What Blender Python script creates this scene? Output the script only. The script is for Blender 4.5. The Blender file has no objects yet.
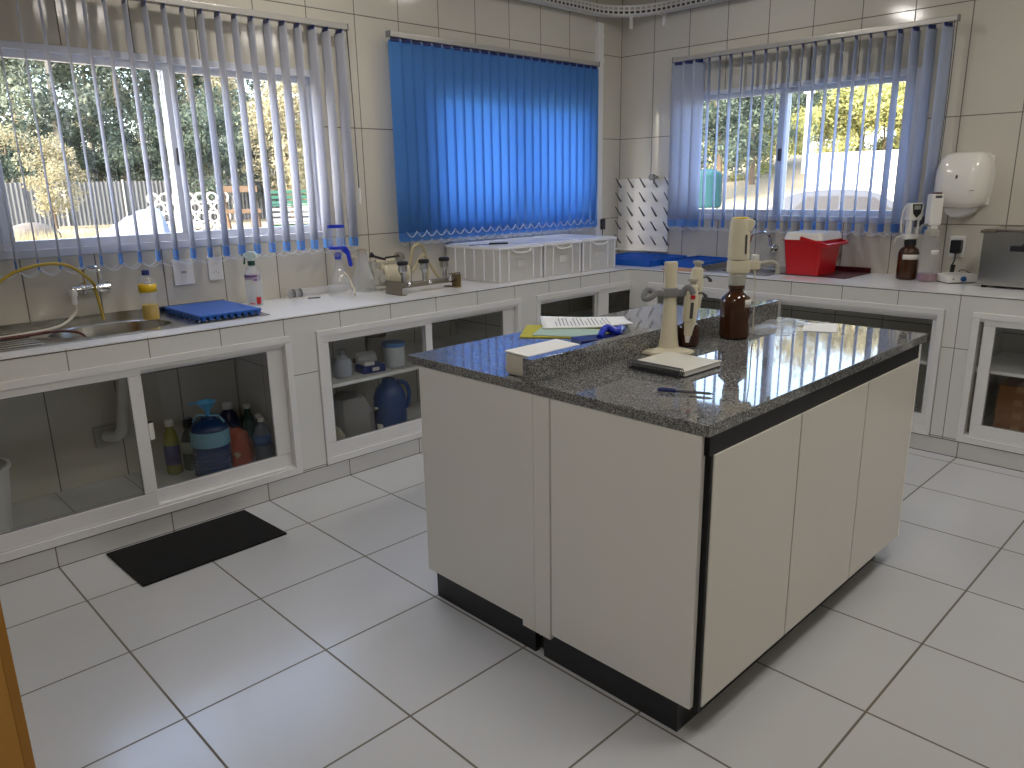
import bpy, bmesh, math, random
from mathutils import Vector, Matrix
random.seed(7)
D = bpy.data; SC = bpy.context.scene; COL = SC.collection
PI = math.pi; R = math.radians
RT = -0.77                      # heading of objects turned square to the doorway

# ------------------------------------------------------------------ materials
def lin(c):
    if isinstance(c, str):
        c = c.lstrip('#'); c = [int(c[i:i+2], 16)/255 for i in (0, 2, 4)]
        c = [x/12.92 if x <= .04045 else ((x+.055)/1.055)**2.4 for x in c]
    return (c[0], c[1], c[2], 1.0)
def new_mat(name):
    m = D.materials.new(name); m.use_nodes = True
    nt = m.node_tree; b = nt.nodes['Principled BSDF']; return m, nt, b
def N(nt, typ, **kw):
    n = nt.nodes.new(typ)
    for k, v in kw.items(): setattr(n, k, v)
    return n
def mth(nt, op, a, b=None):
    n = N(nt, 'ShaderNodeMath', operation=op)
    for i, v in enumerate((a, b)):
        if v is None: continue
        if isinstance(v, (int, float)): n.inputs[i].default_value = v
        else: nt.links.new(v, n.inputs[i])
    return n.outputs[0]
def mat(name, col, rough=.5, metal=0, noise=0, nscale=20, bump=0, spec=.5, trans=0, emis=None, estr=0, alpha=1, coat=0):
    m, nt, b = new_mat(name)
    b.inputs['Base Color'].default_value = lin(col); b.inputs['Roughness'].default_value = rough
    b.inputs['Metallic'].default_value = metal; b.inputs['Specular IOR Level'].default_value = spec
    b.inputs['Transmission Weight'].default_value = trans; b.inputs['Alpha'].default_value = alpha
    b.inputs['Coat Weight'].default_value = coat
    if emis: b.inputs['Emission Color'].default_value = lin(emis); b.inputs['Emission Strength'].default_value = estr
    if noise or bump:
        tc = N(nt, 'ShaderNodeTexCoord'); t = N(nt, 'ShaderNodeTexNoise')
        t.inputs['Scale'].default_value = nscale; t.inputs['Detail'].default_value = 4
        nt.links.new(tc.outputs['Object'], t.inputs['Vector'])
        if noise:
            hs = N(nt, 'ShaderNodeHueSaturation'); hs.inputs['Color'].default_value = lin(col)
            v = mth(nt, 'MULTIPLY_ADD', t.outputs['Fac'], 2*noise); v.node.inputs[2].default_value = 1-noise
            nt.links.new(v, hs.inputs['Value']); nt.links.new(hs.outputs[0], b.inputs['Base Color'])
        if bump:
            bp = N(nt, 'ShaderNodeBump'); bp.inputs['Strength'].default_value = bump; bp.inputs['Distance'].default_value = .01
            nt.links.new(t.outputs['Fac'], bp.inputs['Height']); nt.links.new(bp.outputs[0], b.inputs['Normal'])
    return m
def tile(name, col, grout, steps, w=.004, rough=.12, var=.03, gw=None, bump=.25):
    """glazed tile laid on the three world axes; steps = ((origin, step) or None) per axis"""
    m, nt, b = new_mat(name); L = nt.links.new
    g = N(nt, 'ShaderNodeNewGeometry'); sp = N(nt, 'ShaderNodeSeparateXYZ'); L(g.outputs['Position'], sp.inputs[0])
    sn = N(nt, 'ShaderNodeSeparateXYZ'); L(g.outputs['True Normal'], sn.inputs[0])
    mask = None; cells = []
    for i, st in enumerate(steps):
        if st is None: continue
        o, s = st[:2]; ww = st[2] if len(st) > 2 else w
        u = mth(nt, 'DIVIDE', mth(nt, 'SUBTRACT', sp.outputs[i], o), s)
        f = mth(nt, 'FRACT', u); d = mth(nt, 'MULTIPLY', mth(nt, 'MINIMUM', f, mth(nt, 'SUBTRACT', 1, f)), s)
        k = mth(nt, 'MULTIPLY', mth(nt, 'LESS_THAN', d, ww/2), mth(nt, 'LESS_THAN', mth(nt, 'ABSOLUTE', sn.outputs[i]), .6))
        mask = k if mask is None else mth(nt, 'MAXIMUM', mask, k); cells.append((i, mth(nt, 'FLOOR', u)))
    cb = N(nt, 'ShaderNodeCombineXYZ')
    for i, c in cells: L(c, cb.inputs[i])
    wn = N(nt, 'ShaderNodeTexWhiteNoise', noise_dimensions='3D'); L(cb.outputs[0], wn.inputs['Vector'])
    ns = N(nt, 'ShaderNodeTexNoise'); ns.inputs['Scale'].default_value = 3; L(g.outputs['Position'], ns.inputs['Vector'])
    v = mth(nt, 'ADD', mth(nt, 'MULTIPLY', wn.outputs['Value'], var), mth(nt, 'MULTIPLY', ns.outputs['Fac'], var*1.6))
    v = mth(nt, 'ADD', v, 1-var*1.3)
    hs = N(nt, 'ShaderNodeHueSaturation'); hs.inputs['Color'].default_value = lin(col); L(v, hs.inputs['Value'])
    mx = N(nt, 'ShaderNodeMix', data_type='RGBA'); L(mask, mx.inputs[0]); L(hs.outputs[0], mx.inputs[6]); mx.inputs[7].default_value = lin(grout)
    L(mx.outputs[2], b.inputs['Base Color'])
    b.inputs['IOR'].default_value = 1.6
    L(mth(nt, 'ADD', mth(nt, 'MULTIPLY', mask, .6), rough), b.inputs['Roughness'])
    bp = N(nt, 'ShaderNodeBump'); bp.inputs['Strength'].default_value = bump; bp.inputs['Distance'].default_value = .003; bp.invert = True
    L(mask, bp.inputs['Height']); L(bp.outputs[0], b.inputs['Normal'])
    return m
def granite(name):
    m, nt, b = new_mat(name); L = nt.links.new
    g = N(nt, 'ShaderNodeTexCoord')
    v = N(nt, 'ShaderNodeTexVoronoi'); v.inputs['Scale'].default_value = 420; L(g.outputs['Object'], v.inputs['Vector'])
    n = N(nt, 'ShaderNodeTexNoise'); n.inputs['Scale'].default_value = 90; n.inputs['Detail'].default_value = 5; L(g.outputs['Object'], n.inputs['Vector'])
    sx = N(nt, 'ShaderNodeSeparateColor'); L(v.outputs['Color'], sx.inputs[0])
    k = mth(nt, 'ADD', mth(nt, 'MULTIPLY', sx.outputs[0], .6), mth(nt, 'MULTIPLY', n.outputs['Fac'], .4))
    cr = N(nt, 'ShaderNodeValToRGB'); e = cr.color_ramp.elements
    e[0].position = .2; e[0].color = lin('#2e2e2f'); e[1].position = .85; e[1].color = lin('#b3b2b1')
    q = e.new(.45); q.color = lin('#5a5a5b'); q = e.new(.62); q.color = lin('#848484')
    L(k, cr.inputs[0]); L(cr.outputs[0], b.inputs['Base Color']); b.inputs['Roughness'].default_value = .04
    b.inputs['IOR'].default_value = 1.9
    return m
def pane_mat(name, tint=(1, 1, 1), refl=1.0, rough=.0):
    """a thin sheet of clear glass or plastic: see-through plus a Fresnel reflection"""
    m = D.materials.new(name); m.use_nodes = True; nt = m.node_tree; nt.nodes.clear(); L = nt.links.new
    o = N(nt, 'ShaderNodeOutputMaterial'); t = N(nt, 'ShaderNodeBsdfTransparent'); t.inputs[0].default_value = lin(tint)
    g = N(nt, 'ShaderNodeBsdfGlossy'); g.inputs['Roughness'].default_value = rough; g.inputs[0].default_value = (1, 1, 1, 1)
    f = N(nt, 'ShaderNodeFresnel'); f.inputs[0].default_value = 1.5
    gm = N(nt, 'ShaderNodeNewGeometry')
    x = N(nt, 'ShaderNodeMixShader'); L(mth(nt, 'MULTIPLY', mth(nt, 'MULTIPLY', f.outputs[0], refl), mth(nt, 'SUBTRACT', 1, gm.outputs['Backfacing'])), x.inputs[0]); L(t.outputs[0], x.inputs[1]); L(g.outputs[0], x.inputs[2]); L(x.outputs[0], o.inputs[0])
    return m
def film_mat(name, col, opac=.5, rough=.3, refl=.12):
    """milky plastic or fabric that lets light through: diffuse + translucent + see-through"""
    m = D.materials.new(name); m.use_nodes = True; nt = m.node_tree; nt.nodes.clear(); L = nt.links.new
    o = N(nt, 'ShaderNodeOutputMaterial'); d = N(nt, 'ShaderNodeBsdfDiffuse'); d.inputs[0].default_value = lin(col)
    tl = N(nt, 'ShaderNodeBsdfTranslucent'); tl.inputs[0].default_value = lin(col)
    a = N(nt, 'ShaderNodeMixShader'); a.inputs[0].default_value = .4; L(d.outputs[0], a.inputs[1]); L(tl.outputs[0], a.inputs[2])
    t = N(nt, 'ShaderNodeBsdfTransparent'); c = N(nt, 'ShaderNodeMixShader'); c.inputs[0].default_value = opac
    L(t.outputs[0], c.inputs[1]); L(a.outputs[0], c.inputs[2])
    g = N(nt, 'ShaderNodeBsdfGlossy'); g.inputs['Roughness'].default_value = rough
    e = N(nt, 'ShaderNodeMixShader'); e.inputs[0].default_value = refl; L(c.outputs[0], e.inputs[1]); L(g.outputs[0], e.inputs[2]); L(e.outputs[0], o.inputs[0])
    return m
def fabric_mat(name, col, tcol=None, tr=.45):
    m = D.materials.new(name); m.use_nodes = True; nt = m.node_tree; nt.nodes.clear(); L = nt.links.new
    o = N(nt, 'ShaderNodeOutputMaterial'); d = N(nt, 'ShaderNodeBsdfDiffuse'); tl = N(nt, 'ShaderNodeBsdfTranslucent')
    tc = N(nt, 'ShaderNodeTexCoord'); w = N(nt, 'ShaderNodeTexNoise'); w.inputs['Scale'].default_value = 180; L(tc.outputs['Object'], w.inputs['Vector'])
    for s, c in ((d, col), (tl, tcol or col)):
        h = N(nt, 'ShaderNodeHueSaturation'); h.inputs['Color'].default_value = lin(c)
        L(mth(nt, 'ADD', mth(nt, 'MULTIPLY', w.outputs['Fac'], .2), .9), h.inputs['Value']); L(h.outputs[0], s.inputs[0])
    a = N(nt, 'ShaderNodeMixShader'); a.inputs[0].default_value = tr; L(d.outputs[0], a.inputs[1]); L(tl.outputs[0], a.inputs[2]); L(a.outputs[0], o.inputs[0])
    return m

M = {}
M['wall'] = tile('wall_tile', '#cdc8bb', '#6a655b', ((4.36, .2985), (.53, .30), (1.17, .5965)), w=.0055, rough=.1)
M['counter_tile'] = tile('counter_tile', '#dddcd8', '#77736b', ((.154, .3015), (-2.17, .30), (.098, .482)), rough=.12)
M['counter_top'] = tile('counter_top_tile', '#f0f0f1', '#a49f96', ((.154, .3015), (-2.17, .30), None), w=.003, rough=.1, bump=.1)
M['floor'] = tile('floor_tile', '#cacbcd', '#6d665b', ((0, .4504), (0, .44955), None), w=.0068, rough=.2, var=.025)
M['kick'] = tile('baseboard_tile', '#d2d1cf', '#77736b', ((0, .4504), (0, .44955), None), w=.005, rough=.14)
M['grout'] = mat('grout', '#5a564e', .9)
M['plaster'] = mat('plaster', '#d9d2c4', .8, noise=.03)
M['alu'] = mat('white_aluminium', '#e4e3e2', .3, noise=.02, nscale=6)
M['alu_win'] = mat('white_window_aluminium', '#d2d6e0', .3)
M['glass'] = pane_mat('window_glass', (.97, .98, .98))
M['cab_glass'] = pane_mat('cabinet_glass', (.95, .96, .96))
M['clear'] = film_mat('clear_plastic', '#eef1f4', .16, .05, .10)
M['rubber'] = mat('black_rubber', '#121212', .6)
M['black'] = mat('black_plastic', '#17171a', .4)
M['black_alu'] = mat('black_aluminium', '#0c0d10', .35, spec=.3)
M['plinth'] = mat('black_plinth', '#17181f', .38, noise=.1, nscale=8)
M['mdf'] = mat('cream_laminate', '#e8e6e2', .3, noise=.015, nscale=3)
M['mdf_door'] = mat('cream_gloss_laminate', '#e3dfd7', .2, noise=.015, nscale=3)
M['mdf_edge'] = mat('laminate_edge', '#c5bfb0', .5)
M['granite'] = granite('grey_granite')
M['steel'] = mat('stainless_steel', '#b4b3b0', .22, 1, noise=.05, nscale=12)
M['steel_dark'] = mat('worn_steel', '#8d877b', .35, 1, noise=.12, nscale=20)
M['chrome'] = mat('chrome', '#dcdcdc', .07, 1)
M['white'] = mat('white_plastic', '#e6e4df', .35)
M['white_gloss'] = mat('white_gloss_plastic', '#e9e6df', .15)
M['cream'] = mat('cream_plastic', '#d8d0b8', .4)
M['cream_grey'] = mat('grey_cream_plastic', '#b3b0a6', .45)
M['grey'] = mat('grey_plastic', '#7f8084', .45)
M['dgrey'] = mat('dark_grey_plastic', '#46474c', .45)
M['paper'] = mat('white_paper', '#f0efec', .8)
M['ink'] = mat('printed_ink', '#8f8f95', .8)
M['purple'] = mat('purple_print', '#6a3f86', .6)
M['red'] = mat('red_plastic', '#c0101c', .3, noise=.03, nscale=6)
M['redlab'] = mat('red_label', '#b01623', .5)
M['maroon'] = mat('maroon_plastic', '#4a141c', .35)
M['blue'] = mat('blue_plastic', '#1258b4', .35, noise=.05, nscale=9)
M['navy'] = mat('navy_plastic', '#14256b', .35)
M['royal'] = mat('royal_blue_plastic', '#1b36c0', .35)
M['amber'] = mat('amber_glass', '#3f200c', .06, spec=.6, noise=.15, nscale=14)
M['amber2'] = mat('dark_amber_glass', '#3a1c0a', .08, spec=.6)
M['label'] = mat('paper_label', '#dcd9d2', .7)
M['milky'] = film_mat('milky_plastic', '#f6f4f0', .84)
M['milky_lid'] = mat('milky_lid_plastic', '#f1f2f5', .22)
M['hazy'] = film_mat('hazy_clear_plastic', '#e6e8ec', .34, .12, .10)
M['soapfill'] = mat('yellow_soap', '#dcb61c', .2, noise=.05)
M['yellow'] = mat('yellow_hose', '#ab9436', .4)
M['hosew'] = mat('white_hose', '#cfc8b6', .5)
M['hoser'] = mat('brown_hose', '#5a2420', .45)
M['hoseb'] = mat('beige_hose', '#b5a988', .5)
M['ygreen'] = mat('yellow_green_folder', '#b6ad2c', .6)
M['mint'] = mat('pale_green_card', '#a8bfb0', .7)
M['mat'] = mat('black_doormat', '#070708', .95, noise=.4, nscale=160, bump=.6)
M['wood'] = mat('varnished_wood', '#b5822f', .35, noise=.14, nscale=5)
M['wood_dk'] = mat('varnished_wood_edge', '#a06f22', .4, noise=.1)
M['card'] = mat('brown_cardboard', '#9a6b42', .8, noise=.08)
M['tape'] = mat('packing_tape', '#b98c5c', .4)
M['pvc'] = mat('white_pvc', '#d9d8d4', .4)
M['pink'] = mat('pink_liquid', '#8d5f74', .2)
M['greenb'] = mat('green_bottle', '#27493f', .2)
M['blue_clear'] = mat('blue_water_jug', '#122f60', .15, spec=.6)
M['blue_jug2'] = mat('blue_jug', '#15407e', .3)
M['orange'] = mat('orange_bag', '#b5502a', .4, noise=.1)
M['label_blue'] = mat('light_blue_label', '#6f9fb5', .5)
M['sky_funnel'] = mat('light_blue_funnel', '#3aa0d8', .35)
M['slat_grey'] = fabric_mat('grey_blind_fabric', '#c6c6cc', '#eceff8', .5)
M['slat_blue'] = fabric_mat('blue_blind_fabric', '#69a0de', '#98c6f6', .55)
M['slat_pale'] = fabric_mat('pale_blue_blind_fabric', '#c0c8d8', '#e6ecfb', .5)
M['weight'] = film_mat('blue_blind_weight', '#6aa8f0', .92)
M['chain'] = mat('white_bead_chain', '#d8dce4', .5)
M['rail'] = mat('blind_rail_aluminium', '#b9b6b0', .3, .6)
M['lamp'] = mat('lamp_diffuser', '#ffffff', .5, emis='#fff4e4', estr=9)
M['lampbody'] = mat('lamp_housing', '#e4e2de', .5)
# outdoors
M['ground'] = mat('sandy_track', '#c9bfa6', .95, noise=.15, nscale=.8)
M['track'] = M['ground']
M['ground'] = mat('dry_ground', '#6f6752', .95, noise=.25, nscale=.6)
M['fence'] = mat('grey_fence', '#565757', .8, noise=.1, nscale=2)
M['concrete'] = mat('pale_concrete', '#a9a59d', .85, noise=.1, nscale=6)
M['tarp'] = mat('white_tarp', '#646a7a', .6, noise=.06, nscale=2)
M['bark'] = mat('dark_bark', '#5a4c3c', .9, noise=.3, nscale=3)
M['bark_pale'] = mat('pale_bark', '#b5a894', .85, noise=.25, nscale=2)
def leaf(name, c, c2):
    m = D.materials.new(name); m.use_nodes = True; nt = m.node_tree; nt.nodes.clear(); L = nt.links.new
    o = N(nt, 'ShaderNodeOutputMaterial'); d = N(nt, 'ShaderNodeBsdfDiffuse'); tl = N(nt, 'ShaderNodeBsdfTranslucent')
    g = N(nt, 'ShaderNodeNewGeometry'); cr = N(nt, 'ShaderNodeValToRGB'); cr.color_ramp.elements[0].color = lin(c); cr.color_ramp.elements[1].color = lin(c2)
    L(g.outputs['Random Per Island'], cr.inputs[0]); L(cr.outputs[0], d.inputs[0]); L(cr.outputs[0], tl.inputs[0])
    a = N(nt, 'ShaderNodeMixShader'); a.inputs[0].default_value = .4; L(d.outputs[0], a.inputs[1]); L(tl.outputs[0], a.inputs[2]); L(a.outputs[0], o.inputs[0])
    return m
M['leaf_grey'] = leaf('eucalyptus_leaf', '#485046', '#9aa28e')
M['leaf_dark'] = leaf('dark_leaf', '#35403a', '#707c6c')
M['leaf_gold'] = leaf('golden_leaf', '#7c7a62', '#b2a98a')
M['leaf_lime'] = leaf('lime_leaf', '#747c4c', '#b6b37a')
M['straw'] = leaf('dry_grass', '#82775a', '#a89f7e')
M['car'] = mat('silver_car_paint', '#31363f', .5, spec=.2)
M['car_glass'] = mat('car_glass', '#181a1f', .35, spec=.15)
M['tyre'] = mat('tyre', '#1a1a1a', .8)
M['teal'] = mat('teal_tank', '#17393c', .7, spec=.2)
M['plank'] = mat('weathered_plank', '#5f4a34', .8, noise=.2, nscale=6)
M['crate_w'] = mat('white_crate', '#8c8c8a', .5)
M['crate_g'] = mat('green_crate', '#1c4f3f', .5)

# ------------------------------------------------------------------ builders
class MB:
    def __init__(s): s.bm = bmesh.new()
    def _add(s, bm2, X=None, mi=0):
        if X is not None: bmesh.ops.transform(bm2, matrix=X, verts=bm2.verts)
        vm = {}
        for v in bm2.verts: vm[v] = s.bm.verts.new(v.co)
        for f in bm2.faces:
            try: nf = s.bm.faces.new([vm[v] for v in f.verts]); nf.material_index = mi
            except ValueError: pass
        bm2.free(); return s
    def box(s, a, b, bev=0, mi=0, X=None, seg=2):
        bm = bmesh.new(); bmesh.ops.create_cube(bm, size=1)
        lo = [min(a[i], b[i]) for i in range(3)]; hi = [max(a[i], b[i]) for i in range(3)]
        for v in bm.verts:
            v.co = Vector([lo[i] if v.co[i] < 0 else hi[i] for i in range(3)])
        if bev: bmesh.ops.bevel(bm, geom=bm.edges[:], offset=min(bev, .49*min(hi[i]-lo[i] for i in range(3))), segments=seg, profile=.5, affect='EDGES')
        return s._add(bm, X, mi)
    def prism(s, poly, z0, z1, X=None, bev=0, mi=0):
        bm = bmesh.new(); f = bm.faces.new([bm.verts.new((x, y, z0)) for x, y in poly])
        r = bmesh.ops.extrude_face_region(bm, geom=[f]); vs = [g for g in r['geom'] if isinstance(g, bmesh.types.BMVert)]
        for v in vs: v.co.z = z1
        bmesh.ops.recalc_face_normals(bm, faces=bm.faces)
        if bev: bmesh.ops.bevel(bm, geom=bm.edges[:], offset=bev, segments=2, profile=.5, affect='EDGES')
        return s._add(bm, X, mi)
    def lathe(s, prof, seg=24, c=(0, 0, 0), X=None, mi=0, sx=1, sy=1):
        bm = bmesh.new(); rings = []
        for r, z in prof:
            if r <= 1e-6: rings.append([bm.verts.new((c[0], c[1], c[2]+z))])
            else: rings.append([bm.verts.new((c[0]+r*sx*math.cos(2*PI*k/seg), c[1]+r*sy*math.sin(2*PI*k/seg), c[2]+z)) for k in range(seg)])
        for A, B in zip(rings, rings[1:]):
            for k in range(seg):
                a = [A[k % len(A)], A[(k+1) % len(A)]] if len(A) > 1 else [A[0]]
                b = [B[(k+1) % len(B)], B[k % len(B)]] if len(B) > 1 else [B[0]]
                if len(a)+len(b) > 2: bm.faces.new(a+b)
        for ring, flip in ((rings[0], True), (rings[-1], False)):
            if len(ring) > 1 and s._cap:
                bm.faces.new(ring[::-1] if flip else ring)
        bmesh.ops.recalc_face_normals(bm, faces=bm.faces)
        return s._add(bm, X, mi)
    _cap = True
    def tube(s, pts, r, seg=8, mi=0, X=None, cap=True):
        pts = [Vector(p) for p in pts]; n = len(pts); bm = bmesh.new(); rings = []
        rs = r if isinstance(r, (list, tuple)) else [r]*n
        t0 = (pts[1]-pts[0]).normalized(); up = Vector((0, 0, 1)) if abs(t0.z) < .9 else Vector((1, 0, 0)); nrm = t0.cross(up).normalized()
        for i, p in enumerate(pts):
            t = (pts[min(i+1, n-1)]-pts[max(i-1, 0)]).normalized()
            nrm = (nrm-t*nrm.dot(t)).normalized(); bn = t.cross(nrm)
            rings.append([bm.verts.new(p+rs[i]*(math.cos(2*PI*k/seg)*nrm+math.sin(2*PI*k/seg)*bn)) for k in range(seg)])
        for A, B in zip(rings, rings[1:]):
            for k in range(seg): bm.faces.new((A[k], A[(k+1) % seg], B[(k+1) % seg], B[k]))
        if cap: bm.faces.new(rings[0][::-1]); bm.faces.new(rings[-1])
        bmesh.ops.recalc_face_normals(bm, faces=bm.faces)
        return s._add(bm, X, mi)
    def cyl(s, a, b, r, r2=None, seg=20, mi=0, X=None): return s.tube([a, b], [r, r if r2 is None else r2], seg, mi, X)
    def ball(s, c, r, sx=1, sy=1, sz=1, mi=0, seg=16):
        bm = bmesh.new(); bmesh.ops.create_uvsphere(bm, u_segments=seg, v_segments=seg//2+2, radius=1)
        return s._add(bm, Matrix.Translation(c) @ Matrix.Diagonal((r*sx, r*sy, r*sz, 1)), mi)
    def face(s, pts, mi=0):
        f = s.bm.faces.new([s.bm.verts.new(p) for p in pts]); f.material_index = mi; return s
    def build(s, name, mats, parent=None, smooth=True, ang=35):
        me = D.meshes.new(name); s.bm.to_mesh(me); s.bm.free()
        for m in (mats if isinstance(mats, (list, tuple)) else [mats]): me.materials.append(M[m] if isinstance(m, str) else m)
        if smooth:
            me.polygons.foreach_set('use_smooth', [True]*len(me.polygons)); me.set_sharp_from_angle(angle=R(ang))
        o = D.objects.new(name, me); COL.objects.link(o)
        if smooth:
            wn = o.modifiers.new('weighted_normals', 'WEIGHTED_NORMAL'); wn.keep_sharp = True; wn.weight = 90
        if parent: o.parent = parent
        return o
def spline(pts, n=8):
    pts = [Vector(p) for p in pts]; P = [pts[0]]+pts+[pts[-1]]; out = []
    for i in range(1, len(P)-2):
        for k in range(n):
            t = k/n; a, b, c, d = P[i-1:i+3]
            out.append(.5*((2*b)+(c-a)*t+(2*a-5*b+4*c-d)*t*t+(3*b-a-3*c+d)*t**3))
    out.append(pts[-1]); return out
def tag(o, label, cat, group=None, kind=None):
    o['label'] = label; o['category'] = cat
    if group: o['group'] = group
    if kind: o['kind'] = kind
    return o
def thing(name, label, cat, loc=(0, 0, 0), rz=0, group=None):
    o = D.objects.new(name, None); o.empty_display_size = .05; COL.objects.link(o); o.location = loc; o.rotation_euler = (0, 0, rz)
    return tag(o, label, cat, group)
def struct(o): o['kind'] = 'structure'; return o
def copy_tree(o, parent=None):
    c = o.copy(); COL.objects.link(c)
    if parent: c.parent = parent
    for ch in list(o.children): copy_tree(ch, c)
    return c
def lab(o, s): o['label'] = s; return o
def Tm(x, y, z): return Matrix.Translation((x, y, z))
def Rz(a): return Matrix.Rotation(a, 4, 'Z')

# ================================================================== the room shell
YA, XB, ZC = .53, 4.36, 2.95           # inner faces of the two window walls, ceiling height
XL, YF = -1.25, -4.6
W1, W2, W3, WZ = (.105, 1.72), (2.40, 3.93), (-.03, 1.64), (1.168, 2.05)
struct(MB().box((XL-.15, YF-.15, -.12), (XB+.15, YA+.15, 0)).build('floor', 'floor'))
struct(MB().box((XL-.15, YF-.15, ZC), (XB+.15, YA+.15, ZC+.15)).build('ceiling', 'plaster'))
w = MB()
for a, b in ((XL-.15, W1[0]), (W1[1], W2[0]), (W2[1], XB+.15)): w.box((a, YA, 0), (b, YA+.15, ZC))
for a, b in (W1, W2): w.box((a, YA, 0), (b, YA+.15, WZ[0])); w.box((a, YA, WZ[1]), (b, YA+.15, ZC))
struct(w.build('wall_back', 'wall'))
w = MB()
for a, b in ((YA, -W3[0]), (-W3[1], YF-.15)): w.box((XB, a, 0), (XB+.15, b, ZC))
w.box((XB, -W3[0], 0), (XB+.15, -W3[1], WZ[0])); w.box((XB, -W3[0], WZ[1]), (XB+.15, -W3[1], ZC))
struct(w.build('wall_right', 'wall'))
struct(MB().box((XL, YF-.15, 0), (XB, YF, ZC)).build('wall_front', 'wall'))
w = MB(); DY0, DY1 = -2.56, -1.72        # doorway the camera's side of the room
w.box((XL-.15, YA, 0), (XL, DY1, ZC)); w.box((XL-.15, DY0, 0), (XL, YF, ZC)); w.box((XL-.15, DY1, 2.12), (XL, DY0, ZC))
struct(w.build('wall_left', 'wall'))
w = MB(); w.box((XL-1.5, DY1+.4, 0), (XL-1.4, DY0-.4, ZC)).box((XL-1.4, DY1+.3, 0), (XL-.15, DY1+.4, ZC)).box((XL-1.4, DY0-.4, 0), (XL-.15, DY0-.3, ZC))
w.box((XL-1.4, DY1+.3, ZC-.1), (XL-.15, DY0-.3, ZC)).box((XL-1.4, DY1+.3, -.1), (XL-.15, DY0-.3, 0))
struct(w.build('corridor_sun_block', 'plaster'))  # unseen closed shell, added to keep sun out of the doorway
# the varnished door leaf, swung open into the room
dr = thing('door_1', 'varnished orange wooden door leaf standing open beside the sink counter', 'door', (XL, -1.70, 0)); dr['kind'] = 'structure'
MB().box((.01, -.018, .008), (.841, .018, 2.1), .004).build('door_leaf', 'wood', dr)
MB().box((.826, -.0195, .008), (.845, .0195, 2.1), .003).build('edge_strip', 'wood_dk', dr)
k = MB(); k.cyl((.80, -.05, 1.02), (.80, .05, 1.02), .009); k.cyl((.80, -.05, 1.02), (.69, -.05, 1.02), .009); k.cyl((.80, .05, 1.02), (.69, .05, 1.02), .009)
k.build('door_handle', 'chrome', dr)
j = MB(); j.box((XL-.16, DY1, 0), (XL+.012, DY1+.05, 2.12)).box((XL-.16, DY0-.05, 0), (XL+.012, DY0, 2.12)).box((XL-.16, DY1+.05, 2.12), (XL+.012, DY0-.05, 2.17))
struct(j.build('trim_1', 'wood'))

FA, FB = ((0, YA, 0), 0), ((XB, 0, 0), -PI/2)     # wall frames: local x along the wall, local y into the wall
def window(name, wall, x0, x1, mid):
    r = thing(name, {'window_1': 'white two-pane sliding window over the tap and sink', 'window_2': 'sliding window hidden behind the closed blue blind',
              'window_3': 'white sliding window with a parked car behind it'}[name], 'window', *wall); struct(r)
    z0, z1 = WZ; f = MB()
    for a, b, c, d in ((x0, x1, z0, z0+.036), (x0, x1, z1-.03, z1), (x0, x0+.034, z0+.036, z1-.03), (x1-.034, x1, z0+.036, z1-.03)):
        f.box((a, -.006, c), (b, .085, d), .003)
    f.build('window_frame', 'alu_win', r)
    for s, (a, b, y) in enumerate(((x0+.034, mid+.03, .012), (mid-.03, x1-.034, .044))):
        q = MB(); t = .044
        for p in ((a, b, z0+.034, z0+.074), (a, b, z1-.062, z1-.028), (a, a+(t if s == 0 else .058), z0+.074, z1-.062), (b-(.058 if s == 0 else t), b, z0+.074, z1-.062)):
            q.box((p[0], y, p[2]), (p[1], y+.028, p[3]), .003)
        o = q.build('sash', 'alu_win', r)
        MB().box((a+.03, y+.012, z0+.06), (b-.03, y+.016, z1-.05)).build('pane', 'glass', o)
        if s == 0: MB().box((b-.042, y-.012, 1.56), (b-.018, y+.002, 1.64), .004).build('latch', 'dgrey', o)
    return r
window('window_1', FA, *W1, .925)
window('window_2', FA, *W2, 3.16)
window('window_3', FB, *W3, .80)

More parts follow.
